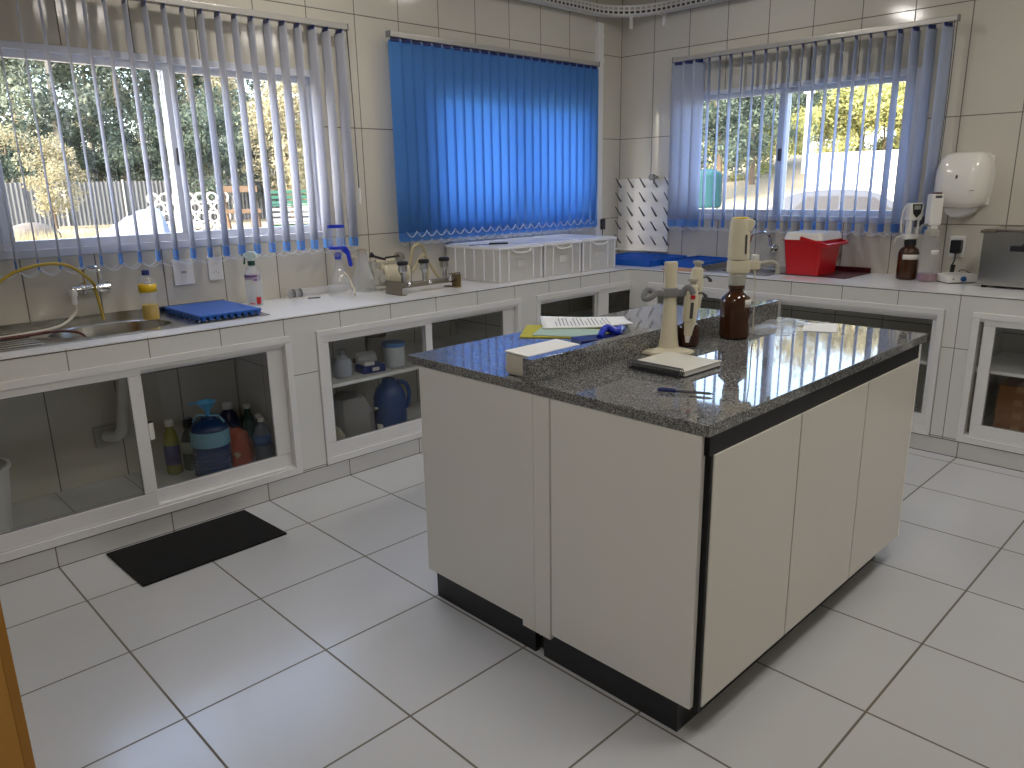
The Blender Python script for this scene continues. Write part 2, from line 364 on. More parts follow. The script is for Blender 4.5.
# ------------------------------------------------------------------ vertical blinds
def slat_mesh(fab, wm):
    b = MB(); n = 4; h0, h1 = 1.132, 2.243
    cols = [(-.0445+.089*k/n, .004*(1-(2*k/n-1)**2)) for k in range(n+1)]
    for (xa, ya), (xb, yb) in zip(cols, cols[1:]):
        for z0, z1 in ((h0, 1.5), (1.5, 1.9), (1.9, h1)): b.face([(xa, ya, z0), (xb, yb, z0), (xb, yb, z1), (xa, ya, z1)])
    bmesh.ops.remove_doubles(b.bm, verts=b.bm.verts, dist=1e-5)
    o = b.build('slat', fab); so = o.modifiers.new('t', 'SOLIDIFY'); so.thickness = .0008
    wt = MB().box((-.042, -.0005, 1.118), (.042, .0045, 1.168), .001).build('bottom_weight', wm, o)
    MB().box((-.028, -.002, 2.236), (.028, .006, 2.256), .002).build('hanger', 'navy', o)
    return o
def blind(wall, label, fab, x0, x1, xs, phis, cord, wm='weight'):
    r = thing('vertical_blind', label, 'blind', *wall); y = -.085
    b = MB(); b.box((x0, y-.02, 2.255), (x1, y+.02, 2.285), .004)
    for x in (x0+.2, (x0+x1)/2, x1-.2): b.box((x-.012, y, 2.275), (x+.012, 0, 2.289))
    b.build('head_rail', 'rail', r)
    MB().box((x0-.004, y-.022, 2.253), (x0, y+.022, 2.287)).box((x1, y-.022, 2.253), (x1+.004, y+.022, 2.287)).build('rail_end_cap', 'grey', r)
    first = None
    for x, ph in zip(xs, phis):
        if first is None: o = first = slat_mesh(fab, wm); o.parent = r
        else: o = copy_tree(first, r)
        o.location = (x, y, 0); o.rotation_euler = (0, 0, R(90-ph))
    c = MB()
    for s in (-1, 1):
        pts = []
        for (xa, pa), (xb, pb) in zip(zip(xs, phis), list(zip(xs, phis))[1:]):
            A = Vector((xa, y, 1.128))+s*.043*Vector((math.sin(R(pa)), math.cos(R(pa)), 0)); B = Vector((xb, y, 1.128))+s*.043*Vector((math.sin(R(pb)), math.cos(R(pb)), 0))
            for k in range(5):
                t = k/5; p = A.lerp(B, t); p.z -= .03*4*t*(1-t); pts.append(p)
        pts.append(B); c.tube(pts, .0017, 4)
    if not cord:                                     # closed blind: the loops hang before the slats
        pts = []
        for xa, xb in zip(xs, xs[1:]):
            for k in range(6): t = k/6; pts.append((xa+(xb-xa)*t, y-.016, 1.178-.034*4*t*(1-t)))
        c.tube(pts, .0022, 5)
    c.build('bead_chain', 'chain', r)
    if cord:
        k = MB(); xx = x1-.012
        k.tube(spline([(xx, y-.02, 2.26), (xx+.008, y-.024, 1.9), (xx+.006, y-.03, 1.42)]), .0022, 5); k.tube(spline([(xx+.012, y-.01, 2.26), (xx+.014, y-.014, 1.9), (xx+.012, y-.024, 1.42)]), .0022, 5)
        o = k.build('pull_cord', 'dgrey', r)
        MB().lathe([(.004, 1.44), (.008, 1.43), (.009, 1.36), (.006, 1.35)], 10, (xx+.009, y-.027, 0)).build('cord_weight', 'white', o)
    return r
def jit(a): return a+random.uniform(-3, 3)
x1s = [1.815-.0832*k for k in range(24)][::-1]
def ph1(x): return jit(10.5 if x < .6 else 10.5-(x-.6)*11)
blind(FA, 'grey vertical blind with open slats in front of the window over the sink', 'slat_grey', -.15, 1.858, x1s, [ph1(x) for x in x1s], True)
x2s = [2.178+.0763*k for k in range(24)]
blind(FA, 'closed bright blue vertical blind above the row of plastic boxes', 'slat_blue', 2.135, 3.968, x2s, [99+random.uniform(-1.5, 1.5) for x in x2s], False, 'slat_blue')
x3s = [.045+.0826*k for k in range(22)]
def view3(x): return -math.degrees(math.atan((3.317-x)/4.87))
p3 = [60, 46, 36]+[view3(x)+10+random.uniform(-4, 4) for x in x3s[3:18]]+[4, 14, 20, 24]
blind(FB, 'blue grey vertical blind with open slats by the pegboard and towel dispenser', 'slat_pale', .005, 1.825, x3s, p3, True)

# ------------------------------------------------------------------ tiled masonry counter along both window walls
ct = thing('counter', 'white tiled built-in counter running round two walls', 'counter', (0, 0, 0))
FY, FX, CH = -.09, 3.70, .862
S1 = (.15, .70, .06, .42); S2 = (3.86, 4.20, -1.02, -.62)     # sink cut-outs x0 x1 y0 y1
t = MB()
for a, b in (((XL, FY, .832), (S1[0], YA, CH)), ((S1[1], FY, .832), (XB, YA, CH)), ((S1[0], FY, .832), (S1[1], S1[2], CH)), ((S1[0], S1[3], .832), (S1[1], YA, CH)),
             ((FX, FY, .832), (XB, S2[3], CH)), ((FX, S2[2], .832), (XB, YF, CH)), ((FX, S2[3], .832), (S2[0], S2[2], CH)), ((S2[1], S2[3], .832), (XB, S2[2], CH))):
    t.box(a, b)
t.build('counter_top', 'counter_top', ct, smooth=False)
t = MB()
t.box((XL, FY-.0008, .776), (FX, FY+.07, .852)); t.box((FX-.0008, FY-.0008, .776), (FX+.07, YF, .852))
t.box((XL, FY+.05, .05), (XB, YA, .09)); t.box((FX+.05, FY+.05, .05), (XB, YF, .09))
for a, b in ((XL, -.312), (1.086, 1.220), (2.617, 2.748)): t.box((a, FY, .09), (b, YA, .776))
for a, b in ((FY, -.246), (-2.108, -2.234), (-3.6, YF)): t.box((FX, a, .09), (XB, b, .776))
t.build('counter_base', 'counter_tile', ct, smooth=False)
MB().box((XL, FY, 0), (XB, FY+.05, .09)).box((FX, FY, 0), (FX+.05, YF, .09)).build('baseboard', 'kick', ct, smooth=False)
MB().box((XL, FY-.0012, .8525), (FX, FY+.004, .857)).box((FX-.0012, FY-.0012, .8525), (FX+.004, YF, .857)).box((XL, FY-.0012, .0865), (FX, FY+.002, .090)).box((FX-.0012, FY, .0865), (FX+.002, YF, .090)).box((XL, FY-.0012, 0), (FX, FY+.002, .003)).box((FX-.0012, FY, 0), (FX+.002, YF, .003)).build('grout_line', 'grout', ct, smooth=False)

# ------------------------------------------------------------------ sliding glass cabinets set in the counter face
CA, CB = ((0, FY, 0), 0), ((FX, 0, 0), -PI/2)
def cabinet(label, frame, x0, x1, panes, shelf=None, group=None):
    r = thing('cabinet', label, 'cabinet', *frame); z0, z1 = .092, .776
    f = MB(); fl = .032
    for a, b, c, d in ((x0, x1, z0, z0+.034), (x0, x1, z1-fl, z1), (x0, x0+fl, z0+.034, z1-fl), (x1-fl, x1, z0+.034, z1-fl)): f.box((a, -.009, c), (b, .045, d), .002)
    f.box((x0+fl, -.002, z0+.034), (x1-fl, .045, z0+.045)); f.box((x0+fl, -.002, z1-fl-.012), (x1-fl, .045, z1-fl))
    f.build('frame', 'alu', r)
    for i, (a, b, ga, gb, rear, h) in enumerate(panes):
        y = .024 if rear else .0; q = MB(); za, zb, ga_z, gb_z = z0+.044, z1-fl-.01, .198, .712
        for p in ((a, b, za, ga_z), (a, b, gb_z, zb), (a, ga, ga_z, gb_z), (gb, b, ga_z, gb_z)): q.box((p[0], y, p[2]), (p[1], y+.02, p[3]), .003)
        d = q.build('door', 'alu', r)
        MB().box((ga-.008, y+.008, ga_z-.008), (gb+.008, y+.012, gb_z+.008)).build('pane', 'cab_glass', d)
        g = MB()
        for p in ((ga, gb, ga_z, ga_z+.004), (ga, gb, gb_z-.004, gb_z), (ga, ga+.004, ga_z, gb_z), (gb-.004, gb, ga_z, gb_z)): g.box((p[0], y+.004, p[2]), (p[1], y+.008, p[3]))
        g.build('gasket', 'grey', d)
        if h is not None:
            k = MB(); k.box((h-.011, y-.012, .425), (h+.011, y+.001, .50), .004); k.box((h-.011, y-.010, .492), (h+.011, y+.001, .507), .003, mi=1)
            k.build('latch', ['white', 'black'], d)
    if shelf: MB().box((x0+.02, .06, shelf-.018), (x1-.02, .6, shelf), .002).build('shelf', 'white', r)
    return r
cabinet('wide glass-fronted under-sink cabinet beside the black doormat', CA, -.31, 1.084, [(-.278, .409, -.2, .357, False, None), (.366, 1.052, .409, .975, True, .424)])
cabinet('glass-fronted cabinet with a shelf, under the steel filtration manifold', CA, 1.222, 2.615, [(1.254, 1.93, 1.287, 1.885, False, None), (1.89, 2.583, 1.93, 2.49, True, None)], .478)
cabinet('glass-fronted cabinet under the three plastic boxes, running into the corner', CA, 2.75, 4.2, [(2.782, 3.40, 2.812, 3.347, True, None), (3.36, 4.168, 3.467, 4.1, False, None)], .478)
cabinet('glass-fronted cabinet under the counter with the red cooler', CB, .25, 2.105, [(.282, 1.20, .324, 1.15, False, None), (1.155, 2.073, 1.2, 2.045, True, None)], .478)
cabinet('glass-fronted cabinet holding cardboard boxes, under the steel water bath', CB, 2.236, 3.6, [(2.288, 2.94, 2.34, 2.89, False, None), (2.90, 3.568, 2.945, 3.52, True, None)], .478)

# ------------------------------------------------------------------ the island
isl = thing('island_cabinet', 'cream laminate island cabinet with black plinth under the granite worktop', 'cabinet', (.9, 0, 0))
def P2(y0, y1, z0, z1, x0, x1): return (x0, y0, z0), (x1, y1, z1)
MB().box((.018, -2.405, .10), (1.40, -1.872, .853)).box((.018, -1.85, .10), (1.43, -1.33, .853)).build('carcass', 'mdf', isl)
MB().box((0, -2.413, .103), (.018, -1.9245, .8555), .0015).build('end_panel', 'mdf', isl)
MB().prism([(-1.322, .104), (-1.322, .8555), (-1.854, .8555), (-1.854, .084), (-1.80, .084), (-1.80, .104)], 0, .018, X=Matrix(((0, 0, 1, 0), (1, 0, 0, 0), (0, 1, 0, 0), (0, 0, 0, 1)))).build('end_panel', 'mdf', isl)
MB().box((-.001, -1.919, .084), (.018, -1.8555, .8555), .0015).build('filler_strip', 'mdf', isl)
MB().box((1.412, -2.43, .103), (1.43, -1.33, .8555), .0015).build('end_panel', 'mdf', isl)
for a, b in ((.029, .4842), (.4902, .9522), (.9582, 1.412)): MB().box((a, -2.432, .105), (b, -2.412, .806), .0015).build('door', 'mdf_door', isl)
MB().box((.010, -2.428, .806), (1.43, -2.40, .8556)).box((.0185, -2.4285, .09), (.0285, -2.4055, .806)).box((.02, -2.418, .096), (1.42, -2.40, .1045)).build('handle_profile', 'black_alu', isl)
MB().box((.4845, -2.4265, .106), (.4899, -2.4052, .805)).box((.9525, -2.4265, .106), (.9579, -2.4052, .805)).box((.0185, -1.9265, .105), (.0215, -1.9175, .854)).build('painted_gap_shade', 'black', isl)  # black strips standing in for the shade inside the gaps
MB().box((.016, -2.368, 0), (1.38, -2.35, .103)).box((.016, -2.35, 0), (.034, -1.876, .103)).build('plinth', 'plinth', isl)
MB().box((.014, -1.842, 0), (.032, -1.350, .104)).box((.032, -1.368, 0), (1.4, -1.35, .104)).box((1.38, -1.85, 0), (1.4, -1.37, .104)).build('plinth', 'plinth', isl)
gt = thing('granite_worktop', 'polished grey granite worktop on the island, divided by an upstand', 'worktop', (0, 0, .856))
MB().box((.899, -2.430, 0), (2.378, -1.262, .030), .003).build('slab', 'granite', gt)
MB().box((.903, -1.852, .030), (2.375, -1.812, .099), .002).build('upstand', 'granite', gt)

# doormat
mt = tag(MB().prism([(.178, -.502), (.780, -.486), (.762, -.116), (.167, -.116)], 0.0005, .009, bev=.003).build('doormat', 'mat'), 'black rectangular doormat on the floor before the under-sink cabinet', 'doormat')

# ceiling lamps, with unseen ones added as fill
def lamp(x, y, sx, sy, label, pw):
    r = thing('ceiling_lamp', label, 'lamp', (x, y, ZC), 0, 'ceiling lamps')
    MB().box((-sx, -sy, -.05), (sx, sy, 0), .006).build('housing', 'lampbody', r)
    MB().box((-sx+.02, -sy+.02, -.058), (sx-.02, sy-.02, -.0505), .003).build('diffuser', 'lamp', r)
    l = D.lights.new('lamp_light', 'AREA'); l.shape = 'RECTANGLE'; l.size = 2*sx-.06; l.size_y = 2*sy-.06; l.energy = pw; l.color = (1, .98, .945)
    o = D.objects.new('lamp_light', l); COL.objects.link(o); o.parent = r; o.location = (0, 0, -.062)
LP = 9.5
lamp(1.35, -.45, .3, .1, 'rectangular ceiling lamp over the aisle before the counter', LP)
lamp(3.3, -.75, .1, .1, 'small square ceiling lamp near the corner of the window walls', LP*.6)
lamp(1.6, -3.0, .3, .1, 'added unseen rectangular fill lamp on the ceiling over the aisle beyond the island doors', LP)  # unseen fill, added to light the island doors and cabinets
lamp(-.3, -2.6, .3, .1, 'added unseen rectangular fill lamp on the ceiling near the open wooden door', LP)  # unseen lamp added as fill for the cabinet fronts and end panel
lamp(3.4, -3.2, .3, .1, 'added unseen rectangular fill lamp on the ceiling near the water bath wall', LP)  # added out of view as general fill light

# ================================================================== things on the counter by the grey blind
def sink(label, x0, x1, y0, y1, bx, by, ax, ay, ribs, wall_y):
    """pressed steel sink: plate with an oval bowl, ribbed drainboards and an upturned back edge"""
    r = thing('kitchen_sink', label, 'sink', (0, 0, CH))
    bm = bmesh.new(); n = 40; zt = .004
    el = lambda s, z: [bm.verts.new((bx+ax*s*math.cos(2*PI*k/n), by+ay*s*math.sin(2*PI*k/n), z)) for k in range(n)]
    sq = []
    for k in range(n):
        c, s_ = math.cos(2*PI*k/n), math.sin(2*PI*k/n)
        tx = ((x1-bx) if c > 0 else (x0-bx)); ty = ((y1-by) if s_ > 0 else (y0-by))
        u = min(abs(tx/c) if abs(c) > 1e-6 else 9e9, abs(ty/s_) if abs(s_) > 1e-6 else 9e9); sq.append(bm.verts.new((bx+u*c, by+u*s_, zt)))
    rings = [sq, el(1.03, zt), el(1.0, zt-.004), el(.96, -.05), el(.88, -.13), el(.6, -.145), el(.12, -.148)]
    for A, B in zip(rings, rings[1:]):
        for k in range(n): bm.faces.new((A[k], B[k], B[(k+1) % n], A[(k+1) % n]))
    bm.faces.new(rings[-1][::-1])
    for cx, cy in ((x0, y0), (x1, y0), (x1, y1), (x0, y1)):           # square the corners off
        near = sorted(sq, key=lambda v: (v.co.x-cx)**2+(v.co.y-cy)**2)[0]; near.co.x, near.co.y = cx, cy
    bmesh.ops.recalc_face_normals(bm, faces=bm.faces)
    b = MB(); b._add(bm)
    b.box((x0, y0-.004, .0005), (x1, y0+.004, .005), .001).box((x0, y1-.006, 0.0005), (x1, y1, .032), .001).box((x0, y0, .0005), (x0+.004, y1, .005)).box((x1-.004, y0, .0005), (x1, y1, .005))
    b.build('basin', 'steel', r)
    for a, c in ribs:
        q = MB()
        for k in range(8):
            yy = y0+.05+k*(y1-y0-.13)/7; q.box((a, yy-.007, .0035), (c, yy+.007, .0075), .003)
        q.build('drainboard', 'steel', r)
    MB().lathe([(0, -.1475), (.034, -.1475), (.036, -.144), (.03, -.142), (.026, -.146), (0, -.146)], 20, (bx, by, 0)).build('drain', 'chrome', r)
    return r
sink('stainless steel sink and ribbed drainboard under the tap with the hoses', -.80, 1.06, .035, .528, .424, .24, .245, .165, ((-.76, .12), (.74, 1.03)), YA)

fa = thing('wall_tap', 'chrome wall tap with swan-neck spout and a white side outlet', 'tap', (.415, YA, 1.02)); fa.scale = (.88, .95, .92)
b = MB(); b.cyl((0, 0, 0), (0, -.012, 0), .028).cyl((0, -.012, 0), (0, -.06, 0), .014).cyl((-.075, -.06, 0), (.075, -.06, 0), .016).cyl((.05, -.06, 0), (.085, -.06, 0), .021).ball((-.02, -.06, 0), .021)
b.build('body', 'chrome', fa)
MB().tube(spline([(-.01, -.06, .01), (-.01, -.06, .085), (-.006, -.07, .10), (.02, -.14, .108), (.03, -.165, .10), (.034, -.172, .055)]), .0085, 10).build('spout', 'chrome', fa)
b = MB(); b.cyl((.08, -.06, 0), (.105, -.06, 0), .02, seg=12)
for k in range(4): b.cyl((.095, -.06, 0), (.095, -.06+.028*math.cos(k*PI/2), .028*math.sin(k*PI/2)), .006)
b.build('handle', 'chrome', fa)
b = MB(); b.cyl((-.07, -.06, 0), (-.07, -.06, -.03), .019).cyl((-.07, -.06, -.03), (-.07, -.06, -.07), .013); b.build('side_outlet', 'white', fa)

tag(MB().tube(spline([(.352, .473, .955), (.35, .46, .925), (.30, .42, .892), (.22, .36, .878), (.05, .30, .877), (-.2, .24, .877), (-.45, .2, .877)]), .0065, 8).build('hose', 'hosew'), 'white hose hanging from the tap onto the drainboard', 'hose')
tag(MB().tube(spline([(.45, .438, .878), (.448, .445, .93), (.440, .452, 1.01), (.415, .40, 1.06), (.33, .375, 1.135), (.23, .372, 1.15), (.11, .372, 1.12), (.02, .37, 1.05), (-.05, .37, .97), (-.2, .4, .90), (-.4, .36, .879)]), .0068, 8).build('hose', 'yellow'), 'yellow hose looping in a high arc beside the tap', 'hose')
tag(MB().tube(spline([(-.5, .12, .877), (-.25, .17, .877), (-.02, .25, .878), (.12, .27, .8775), (.20, .25, .882), (.26, .235, .876), (.30, .215, .858), (.315, .205, .82)]), .006, 8).build('hose', 'hoser'), 'thin brown hose running over the drainboard into the sink bowl', 'hose')

def bottle(name, label, cat, loc, prof, m, fill=None, fillm=None, cap=None, capm='white', lbl=None, lblm='label', rz=RT, group=None, seg=24):
    """bottle > body, contents, cap, label; prof = (radius, height) pairs from the base"""
    r = thing(name, label, cat, loc, rz, group)
    body = MB().lathe([(0, .001), (prof[0][0]*.9, .001)]+prof, seg).build('bottle_body', m, r)
    if fill: MB().lathe([(0, .004)]+[(q[0]-.003, q[1]) for q in prof if q[1] < fill]+[(max(q[0] for q in prof if q[1] <= fill+.1)-.003, fill), (0, fill)], seg).build('contents', fillm, r)
    if cap:
        z, rr, h = cap
        MB().lathe([(rr, z), (rr, z+h*.85), (rr*.9, z+h), (0, z+h)], 20).build('cap', capm, r)
    if lbl:
        z0, z1, a0, a1 = lbl; n = 14; b = MB(); rad = max(q[0] for q in prof if z0-.06 <= q[1] <= z1+.06)+.0008
        for k in range(n):
            A = [R(a0+(a1-a0)*(k+j)/n) for j in (0, 1)]
            b.face([(rad*math.cos(A[0]), rad*math.sin(A[0]), z0), (rad*math.cos(A[1]), rad*math.sin(A[1]), z0), (rad*math.cos(A[1]), rad*math.sin(A[1]), z1), (rad*math.cos(A[0]), rad*math.sin(A[0]), z1)])
        bmesh.ops.remove_doubles(b.bm, verts=b.bm.verts, dist=1e-6)
        o = b.build('bottle_label', lblm, r); sm = o.modifiers.new('t', 'SOLIDIFY'); sm.thickness = .0006
    return r
bottle('soap_bottle', 'clear bottle half full of yellow soap with a yellow label, beside the sink bowl', 'bottle', (.62, .318, CH+.0045),
       [(.037, .006), (.038, .03), (.037, .07), (.034, .10), (.036, .13), (.038, .16), (.036, .18), (.022, .198), (.013, .205), (.013, .212)], 'clear', .072, 'soapfill', (.207, .016, .022), 'navy', (.13, .168, -230, 60), 'soapfill')

# blue draining board beside the sink
bb = thing('drying_board', 'flat blue plastic board with a toothed edge lying beside the yellow soap bottle', 'board', (.888, .28, CH+.008)); bb.scale = (.95, 1, 1)
b = MB(); b.box((-.155, -.215, .014), (.155, .215, .027), .005)
b.build('deck', 'blue', bb)
b = MB()
for k in range(9):
    x = -.145+k*.0345; b.box((x, -.213, .0), (x+.02, -.203, .0145), .002).box((x, .203, 0), (x+.02, .213, .0145), .002)
for k in range(12):
    y = -.2+k*.0345; b.box((-.153, y, 0), (-.143, y+.02, .0145), .002).box((.143, y, 0), (.153, y+.02, .0145), .002)
b.build('toothed_edge', 'blue', bb)

# sockets on the tiles
def socket(label, loc, w, h, rz=0, slots=3):
    r = thing('wall_socket', label, 'socket', loc, rz)
    MB().box((-w/2, -.012, -h/2), (w/2, 0, h/2), .004).build('plate', 'white', r)
    b = MB()
    if slots == 1: b.box((-.014, -.0135, -.006), (.014, -.0115, .006), .002)
    else:
        for z in (-.022, .022):
            for x in (-.012, 0, .012): b.cyl((x, -.0128, z+(0.006 if x == 0 else 0)), (x, -.011, z+(0.006 if x == 0 else 0)), .003, seg=8)
    b.build('outlet_face' if slots > 1 else 'switch_rocker', 'cream_grey', r)
    return r
socket('square white switch plate on the tiles behind the blue drying board', (.868, YA, 1.05), .10, .125, 0, 1)
socket('narrow white socket plate on the tiles near the spray bottle', (1.03, YA, 1.055), .075, .118)

sb = thing('spray_bottle', 'clear spray bottle with green and white trigger head', 'bottle', (1.165, .395, CH), RT)
MB().lathe([(0, .001), (.038, .001), (.041, .006), (.041, .15), (.038, .172), (.024, .192), (.015, .200), (.015, .212)], 24).build('bottle_body', 'hazy', sb)
MB().lathe([(0, .003), (.038, .003), (.038, .05), (0, .05)], 20).build('contents', film_mat('clear_liquid', '#dfe0e4', .2), sb)
MB().lathe([(.018, .205), (.018, .226), (.014, .228), (0, .228)], 18).build('collar', mat('dark_green_plastic', '#143f33', .4), sb)
b = MB(); b.prism([(-.042, .246), (-.036, .262), (-.01, .274), (.022, .272), (.034, .255), (.03, .243), (.012, .238), (.010, .226), (-.012, .226), (-.014, .240)], -.013, .013, X=Matrix(((1, 0, 0, 0), (0, 0, -1, 0), (0, 1, 0, 0), (0, 0, 0, 1))), bev=.003)
b.build('trigger_head', mat('pale_mint_plastic', '#cfe3dc', .4), sb)
b = MB(); b.prism([(-.030, .244), (-.044, .250), (-.048, .262), (-.040, .262), (-.033, .252), (-.030, .215), (-.036, .208), (-.040, .216)], -.006, .006, X=Matrix(((1, 0, 0, 0), (0, 0, -1, 0), (0, 1, 0, 0), (0, 0, 0, 1))), bev=.001)
b.build('trigger', mat('green_plastic', '#1d6a50', .4), sb)
def curved(b, rad, a0, a1, z0, z1, n=8, mi=0):
    for k in range(n):
        A = [R(a0+(a1-a0)*(k+j)/n) for j in (0, 1)]
        p = [(rad*math.cos(A[0]), rad*math.sin(A[0])), (rad*math.cos(A[1]), rad*math.sin(A[1]))]
        b.face([(*p[0], z0), (*p[1], z0), (*p[1], z1), (*p[0], z1)], mi)
b = MB(); curved(b, .0418, -150, -40, .146, .158); curved(b, .0418, -140, -75, .137, .142); curved(b, .0418, -70, -40, .128, .140); curved(b, .0418, -25, -18, .128, .160)
b.build('print', 'purple', sb)
b = MB(); curved(b, .0418, -62, -28, .010, .046); curved(b, .0418, -110, -72, .010, .016); b.build('hazard_sign', 'redlab', sb)

gc = thing('measuring_cylinder', 'clear glass measuring cylinder lying on its side against the tiles', 'cylinder', (1.575, .46, CH+.026), R(-2))
b = MB(); b._cap = False; b.lathe([(.021, -.17), (.022, -.16), (.022, .17)], 20, X=Matrix.Rotation(PI/2, 4, 'Y')); b.build('glass_tube', 'hazy', gc)
b = MB(); b.lathe([(0, -.18), (.026, -.18), (.026, -.172), (.021, -.166), (0, -.166)], 6, X=Matrix.Rotation(PI/2, 4, 'Y')); b.build('foot', 'hazy', gc)
b = MB()
for x in (-.155, -.115): b.lathe([(.0225, x-.004), (.0235, x-.004), (.0235, x+.004), (.0225, x+.004)], 20, X=Matrix.Rotation(PI/2, 4, 'Y'))
b.build('guard_ring', 'dgrey', gc)
tag(MB().prism([(0, -.01), (.055, -.012), (.068, -.002), (.055, .006), (0, .005)], 0, .005, X=Tm(1.46, .385, CH+.0005) @ Matrix.Rotation(-.35, 4, 'Z'), bev=.001).build('spatula_blade', 'dgrey'), 'small dark flat blade lying before the measuring cylinder', 'blade')

# filter holder on a clear flask
ff = thing('filter_flask', 'clear flask carrying a filter funnel with blue rims and a blue clamp', 'flask', (1.635, .335, CH), RT)
b = MB(); b._cap = False; b.lathe([(.062, .001), (.064, .008), (.060, .05), (.03, .135), (.018, .16), (.018, .2), (.021, .204)], 28); b.build('flask_body', 'clear', ff)
b = MB(); b._cap = False; b.lathe([(.012, .205), (.030, .235), (.041, .258), (.042, .262), (.042, .372)], 28); b.build('funnel_cup', 'clear', ff)
b = MB(); b._cap = False; b.lathe([(.041, .37), (.0455, .37), (.0455, .384), (.041, .384), (.041, .37)], 28); b.build('rim', 'royal', ff)
b = MB(); b.lathe([(.02, .255), (.044, .256), (.046, .263), (.044, .270), (.02, .271)], 28); b.build('rim', 'royal', ff)
b = MB(); b.prism([(.02, .268), (.052, .268), (.066, .24), (.078, .17), (.070, .158), (.058, .165), (.048, .225), (.02, .252)], -.011, .011, X=Matrix(((1, 0, 0, 0), (0, 0, -1, 0), (0, 1, 0, 0), (0, 0, 0, 1))), bev=.003); b.build('clamp', 'royal', ff)
MB().lathe([(.016, .2), (.019, .21), (.019, .228), (.012, .24), (0, .24)], 20).build('stopper', 'royal', ff)
b = MB(); b.tube(spline([(.03, -.02, .13), (.055, -.02, .10), (.085, -.03, .03), (.09, -.05, .012)]), .006, 8); b.build('side_tube', 'hosew', ff)

cf = thing('conical_flask', 'hazy conical flask in a plastic bag next to the vacuum pump', 'flask', (1.835, .40, CH), RT)
b = MB(); b._cap = False; b.lathe([(.001, .001), (.066, .001), (.070, .006), (.062, .045), (.034, .14), (.020, .185), (.018, .215), (.021, .22)], 24); b.build('flask_body', 'clear', cf)
bm = MB(); rng = random.Random(3)
bg = [(.073*(1+rng.uniform(-.08, .08)), .003), (.074, .02), (.062, .07), (.045, .13), (.03, .19), (.022, .235)]
bm._cap = False; bm.lathe(bg, 14)
for v in bm.bm.verts: v.co += Vector((rng.uniform(-.006, .006), rng.uniform(-.006, .006), 0))
bm.build('bag', 'hazy', cf, ang=20)
MB().cyl((-.018, 0, .19), (-.06, .0, .20), .007, .009, seg=10).build('side_arm', 'hosew', cf)
b = MB(); b.lathe([(.017, .212), (.02, .238), (0, .239)], 14); b.build('stopper', mat('pinkish_stopper', '#b48f7c', .5), cf)

vp = thing('vacuum_pump', 'cream and grey vacuum pump with a black lever behind the filtration manifold', 'pump', (1.995, .375, CH), R(-8))
b = MB(); b.box((-.12, -.065, .012), (.12, .065, .028), .004)
for x in (-.1, .1):
    for y in (-.05, .05): b.cyl((x, y, 0), (x, y, .014), .012, seg=12)
b.build('base', 'cream_grey', vp)
b = MB(); b.lathe([(0, -.07), (.045, -.07), (.055, -.06), (.055, .09), (.045, .10), (0, .10)], 24, X=Tm(.02, 0, .088) @ Matrix.Rotation(PI/2, 4, 'Y'))
for k in range(9): b.lathe([(.055, -.002), (.059, -.002), (.059, .002), (.055, .002)], 24, X=Tm(-.02+k*.013, 0, .088) @ Matrix.Rotation(PI/2, 4, 'Y'))
b.build('motor', 'cream', vp)
b = MB(); b.box((-.12, -.045, .028), (-.055, .045, .12), .008).cyl((-.1, 0, .12), (-.1, 0, .165), .02).cyl((-.07, -.05, .07), (-.07, -.062, .07), .022); b.build('pump_head', 'cream_grey', vp)
b = MB(); b.cyl((-.09, -.012, .165), (.03, -.012, .168), .013, seg=14).cyl((-.05, -.012, .15), (-.05, -.012, .12), .012); b.build('intake_pipe', 'cream', vp)
b = MB(); b.cyl((-.10, -.02, .195), (-.03, -.02, .172), .007, seg=10).cyl((-.12, -.02, .205), (-.095, -.02, .192), .017, .006, seg=12).cyl((-.03, -.02, .183), (.06, -.02, .188), .005, seg=8); b.build('lever', 'black', vp)
b = MB(); b.cyl((.07, 0, .14), (.07, 0, .155), .008).cyl((.07, -.016, .178), (.07, .012, .178), .03, seg=24); b.build('gauge', 'steel', vp)
hs = MB()
hs.tube(spline([(2.12, .36, .96), (2.15, .365, 1.02), (2.17, .37, 1.08), (2.21, .372, 1.105), (2.25, .372, 1.085), (2.275, .372, 1.0), (2.275, .372, .92), (2.27, .38, .872)]), .010, 10)
hs.tube(spline([(2.13, .33, .95), (2.2, .34, 1.02), (2.25, .37, 1.04), (2.31, .39, .98), (2.36, .38, .90), (2.38, .34, .873)]), .010, 10)
tag(hs.build('hose', 'hoseb'), 'beige rubber hose in upright loops behind the filtration manifold', 'hose')

